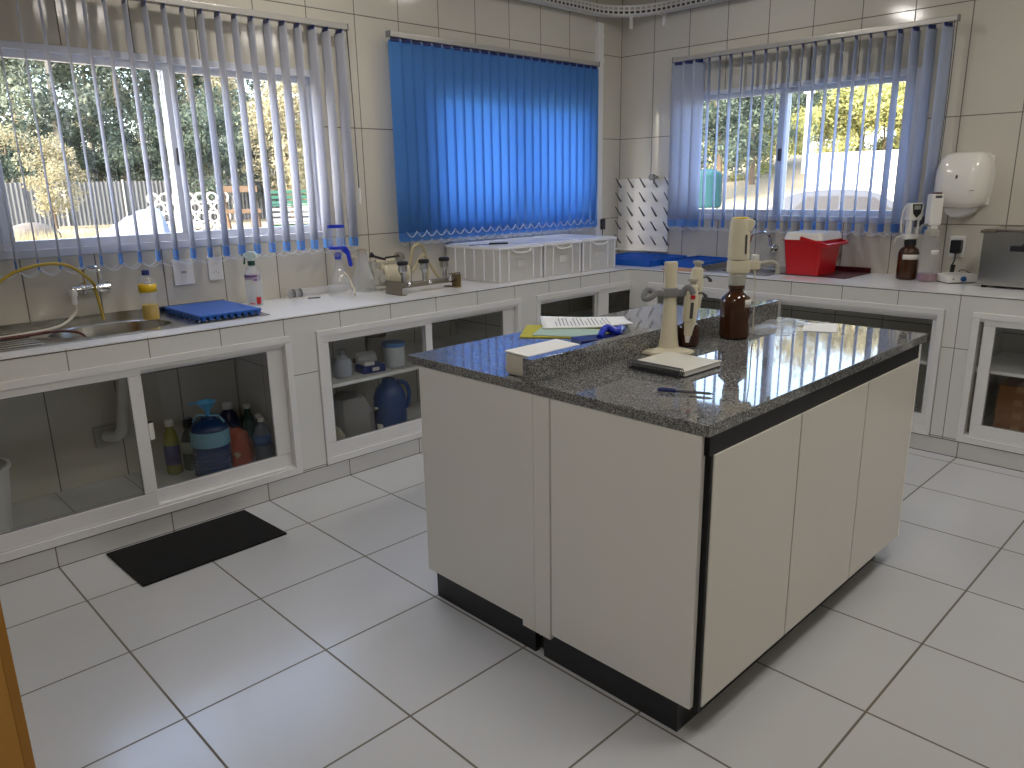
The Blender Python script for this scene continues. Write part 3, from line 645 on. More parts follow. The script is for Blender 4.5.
fm = thing('filtration_manifold', 'steel three-place filtration manifold with black-stoppered funnels', 'manifold', (2.07, .13, CH))
b = MB(); b.box((-.225, -.075, 0), (-.219, .075, .075), .001).box((-.225, -.075, 0), (-.19, .075, .004)).cyl((-.2255, -.02, .04), (-.226, -.02, .04), .008); b.build('end_bracket', 'steel_dark', fm)
b = MB(); b.box((.219, -.05, 0), (.225, .03, .075), .001).box((.19, -.05, 0), (.225, .07, .004)); b.build('end_bracket', mat('rusty_steel', '#85714f', .75, 0, noise=.25, nscale=25), fm)
b = MB(); b.box((.14, -.046, .082), (.222, -.038, .088), .001).box((.216, -.046, .07), (.222, -.038, .083), .001); b.build('arm', 'steel_dark', fm)
MB().cyl((-.22, 0, .045), (.22, 0, .045), .016).build('manifold_tube', 'steel_dark', fm)
for k in range(3):
    x = -.155+.148*k
    b = MB(); b._cap = True
    b.lathe([(.012, .052), (.012, .10), (.019, .112), (.025, .125), (.026, .16), (.022, .16)], 20, (x, 0, 0)); b.build('funnel', 'steel', fm)
    MB().lathe([(.026, .157), (.031, .160), (.031, .174), (.026, .178), (0, .178)], 20, (x, 0, 0)).build('stopper', 'rubber', fm)
    b = MB(); b.cyl((x, -.012, .062), (x, -.045, .062), .006).ball((x, -.05, .056), .011); b.build('valve', 'chrome', fm)

# three plastic storage boxes in a row
def pbox(x0, x1, label):
    w = x1-x0; y0, y1, h = .012, .515, .20
    r = thing('storage_box', label, 'box', ((x0+x1)/2, 0, CH), 0)
    b = MB(); t = .003; a = w/2
    b.box((-a+.006, y0+.006, 0), (a-.006, y0+.006+t, h)).box((-a+.006, y1-.009, 0), (a-.006, y1-.006, h)).box((-a+.006, y0+.009, 0), (-a+.009, y1-.009, h)).box((a-.009, y0+.009, 0), (a-.006, y1-.009, h)).box((-a+.009, y0+.009, 0), (a-.009, y1-.009, t))
    b.build('tub', 'milky', r)
    for k in range(5):
        yy = y0+.04+k*.09
        for xx in (-a+.001, a-.006): MB().box((xx, yy, .01), (xx+.005, yy+.01, h), .001).build('rib', 'milky_lid', r)
    for x in (-a+.01, -a+.085, a-.095, a-.02): MB().box((x, y0+.001, .01), (x+.010, y0+.006, h), .001).build('rib', 'milky_lid', r)
    MB().box((-a, y0-.004, h-.004), (a, y1+.004, h+.014), .004).box((-a+.02, y0+.016, h+.014), (a-.02, y1-.016, h+.019), .003).build('lid', 'milky_lid', r)
    b = MB(); b.tube(spline([(-.075, y0-.006, h-.006), (-.055, y0-.010, h-.022), (0, y0-.011, h-.027), (.055, y0-.010, h-.022), (.075, y0-.006, h-.006)], 4), .006, 8); b.build('handle', 'white', r)
    MB().box((-.035, y0+.002, .085), (.035, y0+.005, .125), .001).build('box_label', 'label', r)
    return r
pbox(2.535, 2.927, 'milky plastic storage box with lid beside the filtration manifold')
pbox(2.932, 3.30, 'milky plastic storage box with lid between two others')
pbox(3.305, 3.672, 'milky plastic storage box with lid at the corner end of the row')
pk = thing('knife', 'dark knife lying on the lid of the plastic box beside the manifold', 'knife', (2.66, .20, CH+.218), R(-32))
MB().prism([(-.15, -.012), (-.02, -.014), (-.02, .008), (-.13, .008)], 0, .003).build('blade', 'navy', pk)
MB().box((-.02, -.013, 0), (.10, .010, .012), .004).build('handle', 'black', pk)

sw = thing('wall_switch', 'small black switch with a wire on the conduit at the blue blind', 'switch', (4.11, YA-.03, 1.13))
MB().box((-.022, -.02, -.04), (.022, 0, .04), .004).build('switch_box', 'black', sw)
MB().tube(spline([(0, -.008, -.04), (-.01, -.012, -.08), (-.05, -.02, -.12), (-.1, -.02, -.1)]), .003, 6).build('wire', 'black', sw)
cd = thing('conduit', 'white vertical cable conduit in the corner beside the blue blind', 'conduit', (4.075, YA, 0))
MB().box((-.035, -.03, .875), (.035, 0, 2.57), .003).build('trunking', 'white', cd)
MB().box((-.038, -.033, 2.30), (.038, 0, 2.33), .002).box((-.038, -.033, 2.47), (.038, 0, 2.49), .002).build('joint_cover', 'white', cd)

# perforated cable tray turning the corner below the ceiling
tr = thing('cable_tray', 'white perforated cable tray bending round the top of the corner', 'cable tray', (0, 0, 2.605))
path = [(2.3, .44), (3.95, .44)]+[(3.95+.32*math.sin(R(a)), .12+.32*math.cos(R(a))) for a in range(10, 90, 10)]+[(4.27, .12), (4.27, -2.2)]
L_ = [0]
for a, c in zip(path, path[1:]): L_.append(L_[-1]+math.dist(a, c))
def at(s):
    s = max(0, min(L_[-1], s))
    for i in range(len(path)-1):
        if s <= L_[i+1]+1e-9: break
    t = (s-L_[i])/(L_[i+1]-L_[i]); a, c = path[i], path[i+1]; return Vector((a[0]+(c[0]-a[0])*t, a[1]+(c[1]-a[1])*t, 0)), math.atan2(c[1]-a[1], c[0]-a[0])
b = MB()
for z0, z1 in ((0, .012), (.028, .038), (.054, .066)):                     # solid bands of the side plate
    s = 0
    while s < L_[-1]:
        p, a = at(s+.02); b.box((-.0215, -.001, z0), (.0215, .001, z1), X=Tm(*p) @ Rz(a)); s += .04
s = 0
while s < L_[-1]:
    p, a = at(s); b.box((-.007, -.001, .0), (.007, .001, .066), X=Tm(*p) @ Rz(a)); s += .04
s = 0
while s < L_[-1]:
    p, a = at(s+.02); b.box((-.022, -.001, 0), (.022, .07, .002), X=Tm(*p) @ Rz(a)); s += .04
b.build('tray', 'white', tr, smooth=False)
k = MB()  # cables, added dark to stand for the shade behind the slots
for dy, dz, rr_ in ((.02, .012, .009), (.042, .012, .011), (.032, .030, .010), (.052, .030, .008)):
    k.tube([at(L_[-1]*q/60)[0]+Vector((-dy*math.sin(at(L_[-1]*q/60)[1]), dy*math.cos(at(L_[-1]*q/60)[1]), 2.605+dz)) for q in range(61)], rr_, 6)
tag(k.build('cable_bundle', 'dgrey'), 'dark cables added inside the white perforated cable tray to shade its slots', 'cables')
for s in (1.93, 2.14):
    p, a = at(s); k = MB(); k.box((-.012, 0, -.012), (.012, .085, -.001), .001).prism([(0, 0), (.08, 0), (.085, -.05)], -.003, .003, X=Tm(*p) @ Rz(a) @ Matrix(((0, 0, 1, 0), (1, 0, 0, 0), (0, 1, 0, -.01), (0, 0, 0, 1)))) if False else k.box((-.012, -.002, -.012), (.012, .085, -.001), .001, X=Tm(*p) @ Rz(a)).box((-.012, .07, -.075), (.012, .085, -.012), .001, X=Tm(*p) @ Rz(a))
    k.build('bracket', 'white', tr)

# ================================================================== corner and counter under the pale blue blind
pb = thing('drying_rack', 'white wall-mounted drying rack with rows of dark pegs', 'drying rack', (XB, 0, 0), -PI/2)
MB().box((-.525, -.02, .93), (-.045, 0, 1.465), .004).build('board', 'white', pb)
MB().box((-.53, -.05, .918), (-.04, 0, .93), .003).build('drip_tray', 'white', pb)
for i in range(5):
    for j in range(5):
        x, z = -.495+.1135*i, 1.405-.108*j
        if j == 0 and i == 0: o = pg = MB().tube([(0, -.018, 0), (0, -.028, .004), (0, -.085, .062), (0, -.092, .07)], [.0075, .007, .0042, .0022], 8).build('peg', mat('grey_peg', '#5c5d62', .5), pb)
        else: o = pg.copy(); COL.objects.link(o)
        o.location = (x, 0, z)
tp = thing('wall_tap', 'round chrome tap on the tiles at the top of the drying rack', 'tap', (XB, .155, 1.475), -PI/2)
b = MB(); b.cyl((0, -.02, 0), (0, -.07, 0), .012).cyl((0, -.07, 0), (0, -.10, 0), .024).cyl((0, -.06, -.0), (0, -.06, -.05), .008); b.build('body', 'steel_dark', tp)
MB().cyl((-.03, -.085, 0), (.03, -.085, 0), .007).build('handle', 'chrome', tp)

def tray(loc, rz, w, d, label):
    r = thing('tray', label, 'tray', loc, rz)
    b = MB(); b.box((-w/2, -d/2, .0), (w/2, d/2, .006), .002)
    for p in ((-w/2, -d/2, w/2, -d/2+.008), (-w/2, d/2-.008, w/2, d/2), (-w/2, -d/2, -w/2+.008, d/2), (w/2-.008, -d/2, w/2, d/2)): b.box((p[0], p[1], .0), (p[2], p[3], .045), .003)
    b.build('tray_body', 'blue', r)
    b = MB()
    for k in range(int(w/.05)): b.box((-w/2+.03+k*.05, -d/2+.012, .006), (-w/2+.04+k*.05, d/2-.012, .036), .002)
    b.build('tray_ribs', 'blue', r)
    return r
tray((4.06, .10, CH), R(3), .50, .52, 'blue ribbed plastic tray in the corner under the drying rack')
tray((4.14, -.37, CH), R(-6), .40, .34, 'blue ribbed plastic tray between the corner tray and the steel sink')
tag(MB().box((-.05, -.14, 0), (.05, .14, .008), .002, X=Tm(3.80, -.46, CH) @ Rz(R(4))).build('cardboard_sheet', mat('orange_card', '#b88a6a', .7)), 'strip of brown card lying on the counter edge before the blue trays', 'card')
sink('stainless steel sink under the tap beside the red cooler', 3.80, 4.345, -1.05, -.56, 4.03, -.82, .16, .19, (), XB)
fb = thing('wall_tap', 'chrome wall tap with a curved spout beside the red cooler', 'tap', (XB, -.815, .985), -PI/2)
b = MB(); b.cyl((0, 0, 0), (0, -.012, 0), .03).cyl((0, -.012, 0), (0, -.05, 0), .016).ball((0, -.05, 0), .024); b.build('body', 'chrome', fb)
MB().tube(spline([(0, -.05, .01), (-.01, -.055, .06), (-.018, -.065, .095), (-.045, -.10, .115), (-.08, -.15, .105), (-.092, -.165, .08), (-.094, -.167, .05)]), .010, 10).build('spout', 'chrome', fb)
MB().cyl((0, -.07, 0), (0, -.10, 0), .017, seg=8).build('handle', 'chrome', fb)

tb = thing('tray', 'dark maroon tray under the red cooler, standing out behind it', 'tray', (4.12, -1.27, CH), 0)
b = MB(); b.box((-.165, -.21, .0005), (.215, .21, .006), .002).box((.198, -.21, .006), (.212, .21, .034), .003); b.build('tray_body', 'maroon', tb)
co = thing('cooler', 'red picnic cooler with a white lid and a swing handle', 'cooler', (4.08, -1.205, CH+.007))
def frustum(z0, z1, a0, b0, a1, b1, bev, nm, m, par):
    bm = bmesh.new(); bmesh.ops.create_cube(bm, size=2)
    for v in bm.verts:
        s = v.co.z > 0; v.co = Vector((v.co.x*(a1 if s else a0), v.co.y*(b1 if s else b0), z1 if s else z0))
    bmesh.ops.bevel(bm, geom=[e for e in bm.edges if abs(e.verts[0].co.z-e.verts[1].co.z) > .01], offset=bev, segments=4, profile=.5, affect='EDGES')
    b = MB(); b._add(bm); return b.build(nm, m, par)
frustum(0, .205, .128, .104, .147, .122, .02, 'tub', 'red', co)
frustum(.205, .212, .150, .125, .150, .125, .02, 'rim', 'red', co)
b = frustum(.212, .255, .150, .125, .138, .113, .02, 'lid', 'white_gloss', co)
b = MB(); zz = .215
b.box((-.156, -.155, -.011), (-.148, .012, .011), .003, X=Tm(0, 0, .222) @ Matrix.Rotation(R(14), 4, 'X')).box((.148, -.155, -.011), (.156, .012, .011), .003, X=Tm(0, 0, .222) @ Matrix.Rotation(R(14), 4, 'X')).box((-.156, -.165, -.009), (.156, -.149, .009), .004, X=Tm(0, 0, .222) @ Matrix.Rotation(R(14), 4, 'X'))
b.build('handle', 'red', co)

def dispenser_top(r, z, body_r, top_z, m1='cream', m2='cream_grey', digital=False, spout_dir=1, sl=.115):
    """bottle-top dispenser: collar, valve block, tall barrel, spout"""
    MB().lathe([(.028, z), (.030, z+.004), (.030, z+.036), (.026, z+.040), (0, z+.04)], 24).build('collar', m2, r)
    zb = z+.04
    b = MB(); b.box((-.032, -.03, zb), (.036, .03, zb+.048), .008)
    if not digital: b.box((.03, -.014, zb+.012), (.075, .014, zb+.043), .006)
    b.build('valve_block', m1, r)
    if not digital:
        zc = zb+.048
        b = MB(); b.lathe([(.034, zc), (.036, zc+.004), (.035, top_z-.05), (.033, top_z-.012), (.030, top_z)], 24, sx=1, sy=.95); b.build('barrel', m1, r)
        b = MB(); b.prism([(-.008, top_z-.045), (.030, top_z-.045), (.043, top_z-.030), (.047, top_z-.014), (.038, top_z-.002), (-.008, top_z-.002)], -.026, .026, X=Matrix(((1, 0, 0, 0), (0, 0, -1, 0), (0, 1, 0, 0), (0, 0, 0, 1))), bev=.006); b.build('push_grip', m1, r)
        MB().lathe([(.029, top_z-.001), (.028, top_z+.004), (0, top_z+.005)], 20, sx=.95).build('top_cap', 'soapfill', r)
        MB().box((.034, -.020, top_z-.006), (.046, .0, top_z-.0005), .002).build('button', 'dgrey', r)
        MB().box((.012, -.036, zc+.02), (.017, -.030, zc+.085), .001).build('scale_slot', 'dgrey', r)
        MB().box((.048, -.012, zb+.043), (.070, .012, zb+.063), .003).build('valve_knob', 'white', r)
        MB().tube(spline([(.07, 0, zb+.030), (.10, 0, zb+.036), (.125, 0, zb+.034), (.137, 0, zb+.022), (.139, 0, zb-.008)]), [.0065]*32+[.0055], 10).build('spout', 'cream_grey', r)
d1 = bottle('dispenser_bottle', 'brown glass bottle with a cream bottle-top dispenser standing on the granite', 'bottle', (1.865, -1.940, .8865),
       [(.049, .004), (.0515, .012), (.0515, .125), (.047, .142), (.033, .156), (.025, .163), (.025, .172), (.028, .175), (.028, .186)], 'amber', lbl=(.112, .140, -70, -4))
dispenser_top(d1, .186, .034, .412); d1.scale = (1.03, 1.03, 1.03)
MB().tube([(.056, -.008, .245), (.060, -.012, .18), (.062, -.012, .02)], .0022, 6).build('return_tube', 'hosew', d1)
bottle('reagent_bottle', 'small brown glass bottle behind the pipette stand', 'bottle', (1.640, -1.893, .8865),
       [(.034, .003), (.0355, .008), (.0355, .062), (.030, .074), (.018, .082), (.018, .090)], 'amber2', cap=(.084, .021, .014), capm='black')

# pipette stand
ps = thing('pipette_stand', 'cream pipette stand with an oval foot and grey clamp arms', 'stand', (1.484, -1.917, .886), RT)
b = MB(); b.lathe([(.086, .001), (.088, .005), (.084, .012), (.05, .018), (.03, .026)], 8, sx=1, sy=.55); b.build('foot', 'cream', ps)
b = MB(); b.lathe([(.036, .015), (.030, .05), (.025, .11), (.021, .18), (.020, .25), (.021, .280), (.022, .300), (.019, .304)], 20, sx=1, sy=.6); b.build('column', 'cream', ps)
b = MB(); b.box((-.024, -.018, .190), (.024, .018, .220), .005).box((-.05, -.02, .193), (-.02, -.004, .215), .005).box((.02, -.016, .193), (.056, .0, .215), .005)
b.build('clamp_block', 'grey', ps)
b = MB(); b.tube(spline([(-.045, -.012, .203), (-.075, -.014, .215), (-.088, -.02, .205), (-.088, -.026, .19), (-.07, -.03, .193), (-.052, -.028, .207)]), .010, 10); b.build('hook', 'grey', ps)
b = MB(); b.tube(spline([(.04, -.008, .203), (.05, -.012, .221), (.062, -.02, .217), (.07, -.022, .201)]), .010, 10); b.build('hook', 'grey', ps)
def pipette(label, loc, tilt, red, ls):
    r = thing('pipette', label, 'pipette', loc, RT); r.rotation_euler = (R(-4), R(tilt), RT); r.scale = (1.3, 1.3, ls)
    b = MB(); b.lathe([(.006, -.115), (.010, -.11), (.012, -.05), (.017, -.045), (.0185, .0), (.018, .06), (.0155, .10), (.0145, .12), (.010, .125)], 16, sx=1, sy=.85); b.build('grip', 'cream', r)
    MB().lathe([(.009, .122), (.009, .140), (.0135, .141), (.0135, .152), (0, .154)], 14).build('plunger', 'cream_grey', r)
    MB().box((-.004, -.018, -.03), (.004, -.013, .045), .002).build('volume_window', 'dgrey', r)
    MB().lathe([(.0045, -.145), (.008, -.112), (0, -.111)], 12).build('tip_cone', 'white', r)
    b = MB(); b.tube([(.012, 0, .085), (.026, 0, .09), (.034, 0, .08), (.036, 0, .07)], .005, 8); b.build('finger_hook', 'dgrey', r)
    if red: MB().box((-.006, -.0185, .06), (.006, -.013, .078), .002).build('mark', 'redlab', r)
    return r
pipette('cream pipette with a red mark hanging from the stand', (1.522, -1.970, 1.028), 4, True, .70)
pipette('plain cream pipette hanging behind the red-marked one', (1.585, -1.945, 1.064), 5, False, .80)

# spiral notebook and pen
nb = thing('notebook', 'closed white spiral notebook lying on the granite by the pen', 'notebook', (1.335, -2.042, .886), R(-1.5))
MB().box((-.085, -.095, .003), (.10, .095, .017), .001).build('pages', 'paper', nb)
MB().box((-.092, -.098, .0175), (.103, .098, .0195), .0005).build('cover', mat('pale_cover', '#d9d6ca', .5), nb)
MB().box((-.092, -.098, .0005), (.103, .098, .0028), .0005).build('back_cover', mat('dark_cover', '#2a2a2c', .6), nb)
b = MB()
for k in range(30):
    y = -.092+k*.00635
    b.tube([(-.099+.0135*math.cos(a), y+.002*a/6.3, .0152+.0135*math.sin(a)) for a in [2*PI*q/12 for q in range(13)]], .0016, 5)
b.build('spiral', 'dgrey', nb)
pn = thing('pen', 'ballpoint pen with a blue cap lying beside the spiral notebook', 'pen', (1.10, -2.235, .8925), R(-67))
MB().cyl((-.03, 0, 0), (.062, 0, 0), .0038, seg=8).cyl((.062, 0, 0), (.072, 0, 0), .0038, .001, seg=8).build('barrel', mat('smoky_plastic', '#55565c', .2), pn)
MB().cyl((-.075, 0, 0), (-.025, 0, 0), .0052, seg=12).box((-.07, -.0015, .0045), (-.028, .0015, .0062), .0005).build('cap', 'navy', pn)

# papers, folder and blue case on the far half of the island
tag(MB().box((-.17, -.125, 0), (.17, .125, .003), .001, X=Tm(1.555, -1.405, .887) @ Rz(R(-52))).build('folder', 'ygreen'), 'yellow-green cardboard folder under the white papers', 'folder')
tag(MB().box((-.12, -.08, 0), (.12, .08, .002), X=Tm(1.53, -1.43, .8905) @ Rz(R(-60))).build('card', 'mint'), 'pale green printed card on the yellow-green folder', 'card')
pp = thing('paper_stack', 'stapled white printed papers with curling corner on the folder', 'paper', (1.715, -1.36, .894), R(-44))
bm = MB(); n = 10; g = [[None]*(n+1) for _ in range(n+1)]
def pz(u, v): return .004+.020*max(0, u-.55)**1.2*3*max(0, .6-v)+.014*max(0, v-.6)*max(0, .5-u)*3
for i in range(n):
    for j in range(n):
        q = [(i, j), (i+1, j), (i+1, j+1), (i, j+1)]; bm.face([(-.175+.35*a/n, -.115+.23*c/n, pz(a/n, c/n)) for a, c in q])
bmesh.ops.remove_doubles(bm.bm, verts=bm.bm.verts, dist=1e-6)
o = bm.build('sheets', 'paper', pp); sm = o.modifiers.new('t', 'SOLIDIFY'); sm.thickness = .0035
b = MB()
for k in range(15):
    x = -.12+k*.015; w_ = .16 if k % 4 else .1; u = (x+.175)/.35
    for s in range(5):
        y0 = -.08+s*w_/5; y1 = y0+w_/5-.003; b.face([(x, y0, pz(u, (y0+.115)/.23)+.0012), (x+.004, y0, pz(u, (y0+.115)/.23)+.0012), (x+.004, y1, pz(u, (y1+.115)/.23)+.0012), (x, y1, pz(u, (y1+.115)/.23)+.0012)])
b.build('print_lines', 'ink', pp)
bc = thing('pencil_case', 'blue case with a bunched strap lying against the granite upstand', 'case', (1.46, -1.66, .886), R(-22))
MB().box((-.11, -.045, 0), (.09, .04, .032), .006).build('case_body', 'navy', bc)
b = MB(); b.tube(spline([(-.03, -.03, .034), (.0, .0, .05), (.03, .02, .056), (.05, -.01, .045), (.08, .02, .05), (.10, .04, .04), (.06, .035, .042), (.02, .03, .05)]), .012, 8); b.build('strap', 'royal', bc)
wc = thing('towel_bundle', 'folded white paper towels stacked behind the end of the granite upstand', 'paper towels', (1.03, -1.757, .886), R(0))
b = MB(); b.box((-.10, -.045, 0), (.12, .048, .068), .012)
b.build('stack', mat('folded_paper', '#cdc6b6', .8, noise=.04, nscale=60), wc)
MB().box((-.10, -.05, .067), (.13, .05, .072), .002, X=Matrix.Rotation(R(2), 4, 'X')).build('top_sheet', 'paper', wc)

# crumpled clear bags
def crumple(label, loc, rz, w, d, h, seed, m):
    rr = random.Random(seed); b = MB(); n = 9
    hz = [[(h*(.25+.75*rr.random())*math.sin(PI*min(1, max(0, i/n)))**.5*math.sin(PI*j/n)**.5 if 0 < i < n and 0 < j < n else 0.001) for j in range(n+1)] for i in range(n+1)]
    jx = [[(rr.uniform(-.3, .3), rr.uniform(-.3, .3)) for j in range(n+1)] for i in range(n+1)]
    P = lambda i, j: ((i+jx[i][j][0])/n*w-w/2, (j+jx[i][j][1])/n*d-d/2, hz[i][j])
    for i in range(n):
        for j in range(n): b.face([P(i, j), P(i+1, j), P(i+1, j+1), P(i, j+1)])
    bmesh.ops.remove_doubles(b.bm, verts=b.bm.verts, dist=1e-6)
    o = b.build('plastic_bag', m, ang=180); o.location = loc; o.rotation_euler = (0, 0, rz); return tag(o, label, 'bag')
crumple('flattened clear plastic bag beside the brown dispenser bottle', (2.09, -1.975, .887), .3, .17, .16, .022, 4, 'hazy')
crumple('crumpled clear plastic bag near the far end of the granite upstand', (2.24, -1.955, .887), -.5, .16, .13, .026, 9, 'hazy')
tag(MB().box((-.09, -.06, 0), (.09, .06, .0015), X=Tm(2.245, -2.09, .8865) @ Rz(.4)).build('paper_sheet', 'paper'), 'small white sheet of paper beside the crumpled clear bags', 'paper')

# digital dispensers on the far counter
d2 = bottle('dispenser_bottle', 'brown bottle with a white digital dispenser beside the towel dispenser', 'bottle', (4.15, -1.75, CH+.0005),
       [(.054, .004), (.057, .012), (.057, .150), (.050, .172), (.034, .186), (.027, .19), (.027, .2)], 'amber', lbl=(.118, .146, -150, -20))
MB().lathe([(.030, .194), (.032, .198), (.032, .226), (.026, .23), (0, .23)], 20).build('collar', 'black', d2)
b = MB(); b.box((-.045, -.025, .23), (.032, .025, .262), .008).box((-.030, -.02, .262), (-.008, .02, .34), .005).box((.012, -.02, .262), (.032, .02, .34), .005); b.build('valve_block', 'white', d2)
b = MB(); b.prism([(-.036, .335), (.036, .335), (.044, .36), (.046, .425), (.036, .434), (-.030, .434), (-.034, .42)], -.024, .024, X=Matrix(((1, 0, 0, 0), (0, 0, -1, 0), (0, 1, 0, 0), (0, 0, 0, 1))), bev=.005); b.build('display_head', 'white_gloss', d2)
b = MB(); b.prism([(-.022, .428), (.034, .428), (.028, .375), (.006, .352), (-.014, .375)], .024, .027, X=Matrix(((1, 0, 0, 0), (0, 0, -1, 0), (0, 1, 0, 0), (0, 0, 0, 1)))); b.build('bezel', 'black', d2)
MB().box((-.012, -.0285, .398), (.024, -.027, .420), .0005).build('screen', mat('lcd_grey', '#a3a899', .3), d2)
MB().cyl((0.008, -.02, .30), (.008, -.02, .34), .008).build('piston', 'dgrey', d2)
MB().tube(spline([(-.045, 0, .245), (-.075, -.004, .243), (-.09, -.006, .235), (-.096, -.008, .21)]), .006, 8).build('spout', 'cream_grey', d2)
MB().tube(spline([(-.04, .01, .42), (-.055, .01, .39), (-.06, .01, .33), (-.055, .01, .27)]), .004, 8).build('guard_rod', 'white', d2)
MB().box((.04, -.014, .30), (.062, .014, .36), .006).build('side_knob', 'dgrey', d2)
d3 = bottle('dispenser_bottle', 'clear bottle with pink liquid and a tall white dispenser', 'bottle', (4.12, -1.868, CH+.0005),
       [(.050, .004), (.053, .012), (.053, .2), (.047, .235), (.032, .25), (.032, .262)], 'clear', .045, 'pink', lbl=(.15, .18, -110, -60))
MB().lathe([(.035, .255), (.037, .26), (.037, .285), (.03, .29), (0, .29)], 20).build('collar', 'cream_grey', d3)
b = MB(); b.box((-.036, -.028, .315), (.032, .028, .484), .008).box((-.02, -.02, .29), (.02, .02, .345), .004); b.build('barrel', 'white', d3)
MB().box((-.014, -.024, .482), (.02, .024, .493), .003).build('top_cap', mat('brown_cap', '#5c3a30', .5), d3)
MB().box((-.018, -.0295, .462), (.018, -.0275, .476), .001).build('screen', 'dgrey', d3)
MB().tube(spline([(-.02, -.01, .315), (-.055, -.015, .318), (-.075, -.018, .30), (-.08, -.02, .27)]), .007, 8).build('spout', 'grey', d3)

# towel dispenser
td = thing('towel_dispenser', 'white rounded paper towel dispenser on the tiles', 'dispenser', (XB, -1.945, 1.265), -PI/2); td.scale = (.93, .93, .95)
def sup(z, s, y0): return None
bm = bmesh.new(); rows = []
prof = [(0, .092, .14), (.012, .112, .175), (.035, .128, .195), (.09, .142, .207), (.17, .147, .21), (.23, .143, .20), (.275, .132, .178), (.303, .115, .145), (.317, .09, .10), (.322, .06, .05)]
for z, hw, dp in prof:
    row = []
    for k in range(17):
        a = PI*k/16; c, s_ = math.cos(a), math.sin(a)
        row.append(bm.verts.new((hw*math.copysign(abs(c)**.55, c), -dp*abs(s_)**.55 if s_ > 1e-9 else 0, z)))
    rows.append(row)
for A, B in zip(rows, rows[1:]):
    for k in range(16): bm.faces.new((A[k], A[k+1], B[k+1], B[k]))
bm.faces.new(rows[0][::-1]); bm.faces.new(rows[-1])
for A, B in zip(rows, rows[1:]): bm.faces.new((A[0], B[0], B[-1], A[-1]))
bmesh.ops.recalc_face_normals(bm, faces=bm.faces)
b = MB(); b._add(bm); b.build('cover', 'white_gloss', td, ang=60)
MB().box((-.135, -.02, .015), (.135, 0, .300), .009).build('back_plate', 'white', td)
MB().ball((.0, -.207, .175), .011, sx=.7, sy=.3, sz=1.6).build('sight_window', 'dgrey', td)
MB().box((.075, -.204, .10), (.10, -.200, .104), .001).build('print', 'ink', td)
b = MB(); n = 10
ptow = [(-.09, .01), (-.08, -.03), (-.05, -.052), (0, -.058), (.05, -.045), (.085, -.02), (.10, .01)]
b.prism(ptow, .06, .062, X=Matrix(((1, 0, 0, 0), (0, 0, -1, 0), (0, 1, 0, 0), (0, 0, 0, 1)))).prism([(x*.9, z*.8) for x, z in ptow], .10, .102, X=Matrix(((1, 0, 0, 0), (0, 0, -1, 0), (0, 1, 0, 0), (0, 0, 0, 1)))).build('paper_towel', 'paper', td)

so = socket('cream socket plate holding the black adapter', (XB, -1.94, 1.045), .08, .12, -PI/2)
ad = thing('power_adapter', 'black power adapter with hanging cable plugged in above the white stirrer', 'adapter', (XB-.012, -1.945, 1.045), -PI/2)
MB().box((-.028, -.05, -.035), (.028, -.001, .04), .006).build('adapter_body', 'black', ad)
MB().tube(spline([(0, -.03, -.034), (.002, -.035, -.07), (-.004, -.04, -.10), (.0, -.04, -.125)]), .004, 8).build('cable', 'black', ad)
MB().cyl((0, -.04, -.10), (-.004, -.045, -.165), .013, .010, seg=10).build('cable_bundle', 'rubber', ad)
st = thing('magnetic_stirrer', 'small white stirrer box with a blue knob under the black adapter', 'stirrer', (4.175, -2.005, CH), R(-42))
MB().box((-.088, -.062, .004), (.088, .062, .046), .006).box((-.06, -.05, .046), (.05, .05, .050), .002).build('housing', 'white', st)
MB().cyl((0.0, -.062, .025), (0.0, -.074, .025), .014, seg=18).build('knob', mat('blue_knob', '#2d5f9c', .4), st)
MB().cyl((-.055, -.062, .025), (-.055, -.065, .025), .006, seg=12).build('indicator', 'cream_grey', st)
MB().box((-.075, -.052, 0), (.075, .052, .005)).build('rubber_feet', 'rubber', st)
MB().tube(spline([(.06, .062, .03), (.07, .09, .05), (.10, .10, .055), (.13, .09, .04), (.14, .07, .012)]), .003, 6).build('cable', 'dgrey', st)

wb = thing('water_bath', 'stainless steel water bath box with a black recessed handle', 'water bath', (4.185, -2.40, CH))
MB().box((-.165, -.25, .012), (.165, .25, .295), .004).build('tank', 'steel', wb)
MB().box((-.168, -.253, .296), (.168, .253, .306), .003).build('lid', 'steel', wb)
MB().cyl((-.166, .02, .305), (-.166, .02, .318), .012, seg=12).box((-.18, .19, .285), (-.155, .262, .302), .003).box((-.178, -.25, .300), (-.172, .24, .306)).build('hinge', 'steel_dark', wb)
MB().box((-.175, -.10, .195), (-.164, .12, .225), .008).box((-.178, -.07, .222), (-.164, .07, .236), .006).build('handle', 'black', wb)
b = MB()
for x in (-.14, .14):
    for y in (-.22, .22): b.cyl((x, y, 0), (x, y, .013), .014, seg=12)
b.build('rubber_feet', 'rubber', wb)

# ================================================================== inside the cabinets (seen through their glass)
IF = .0905
dp = thing('drain_pipe', 'white plastic drain pipe under the sink, elbowed into the back wall', 'pipe', (0, 0, 0))
MB().tube(spline([(.50, .40, .70), (.478, .42, .56), (.462, .43, .40), (.452, .44, .34), (.435, .455, .318), (.415, .49, .312), (.405, .517, .31)]), .026, 12).build('pipe', 'pvc', dp)
MB().box((.355, .515, .262), (.455, .529, .362), .003).build('wall_flange', 'cream_grey', dp)
bk = thing('bucket', 'white plastic bucket standing under the sink drainboard', 'bucket', (-.18, .29, IF))
MB().lathe([(0, .001), (.115, .001), (.14, .26), (.148, .262), (.148, .275), (.136, .275), (.112, .006), (0, .006)], 32).build('bucket_body', 'white', bk)
MB().tube([(.145*math.cos(a), .145*math.sin(a)*.3-.0, .262-.09*math.sin(a)) for a in [PI*k/12 for k in range(13)]], .004, 6).build('handle', 'steel', bk)
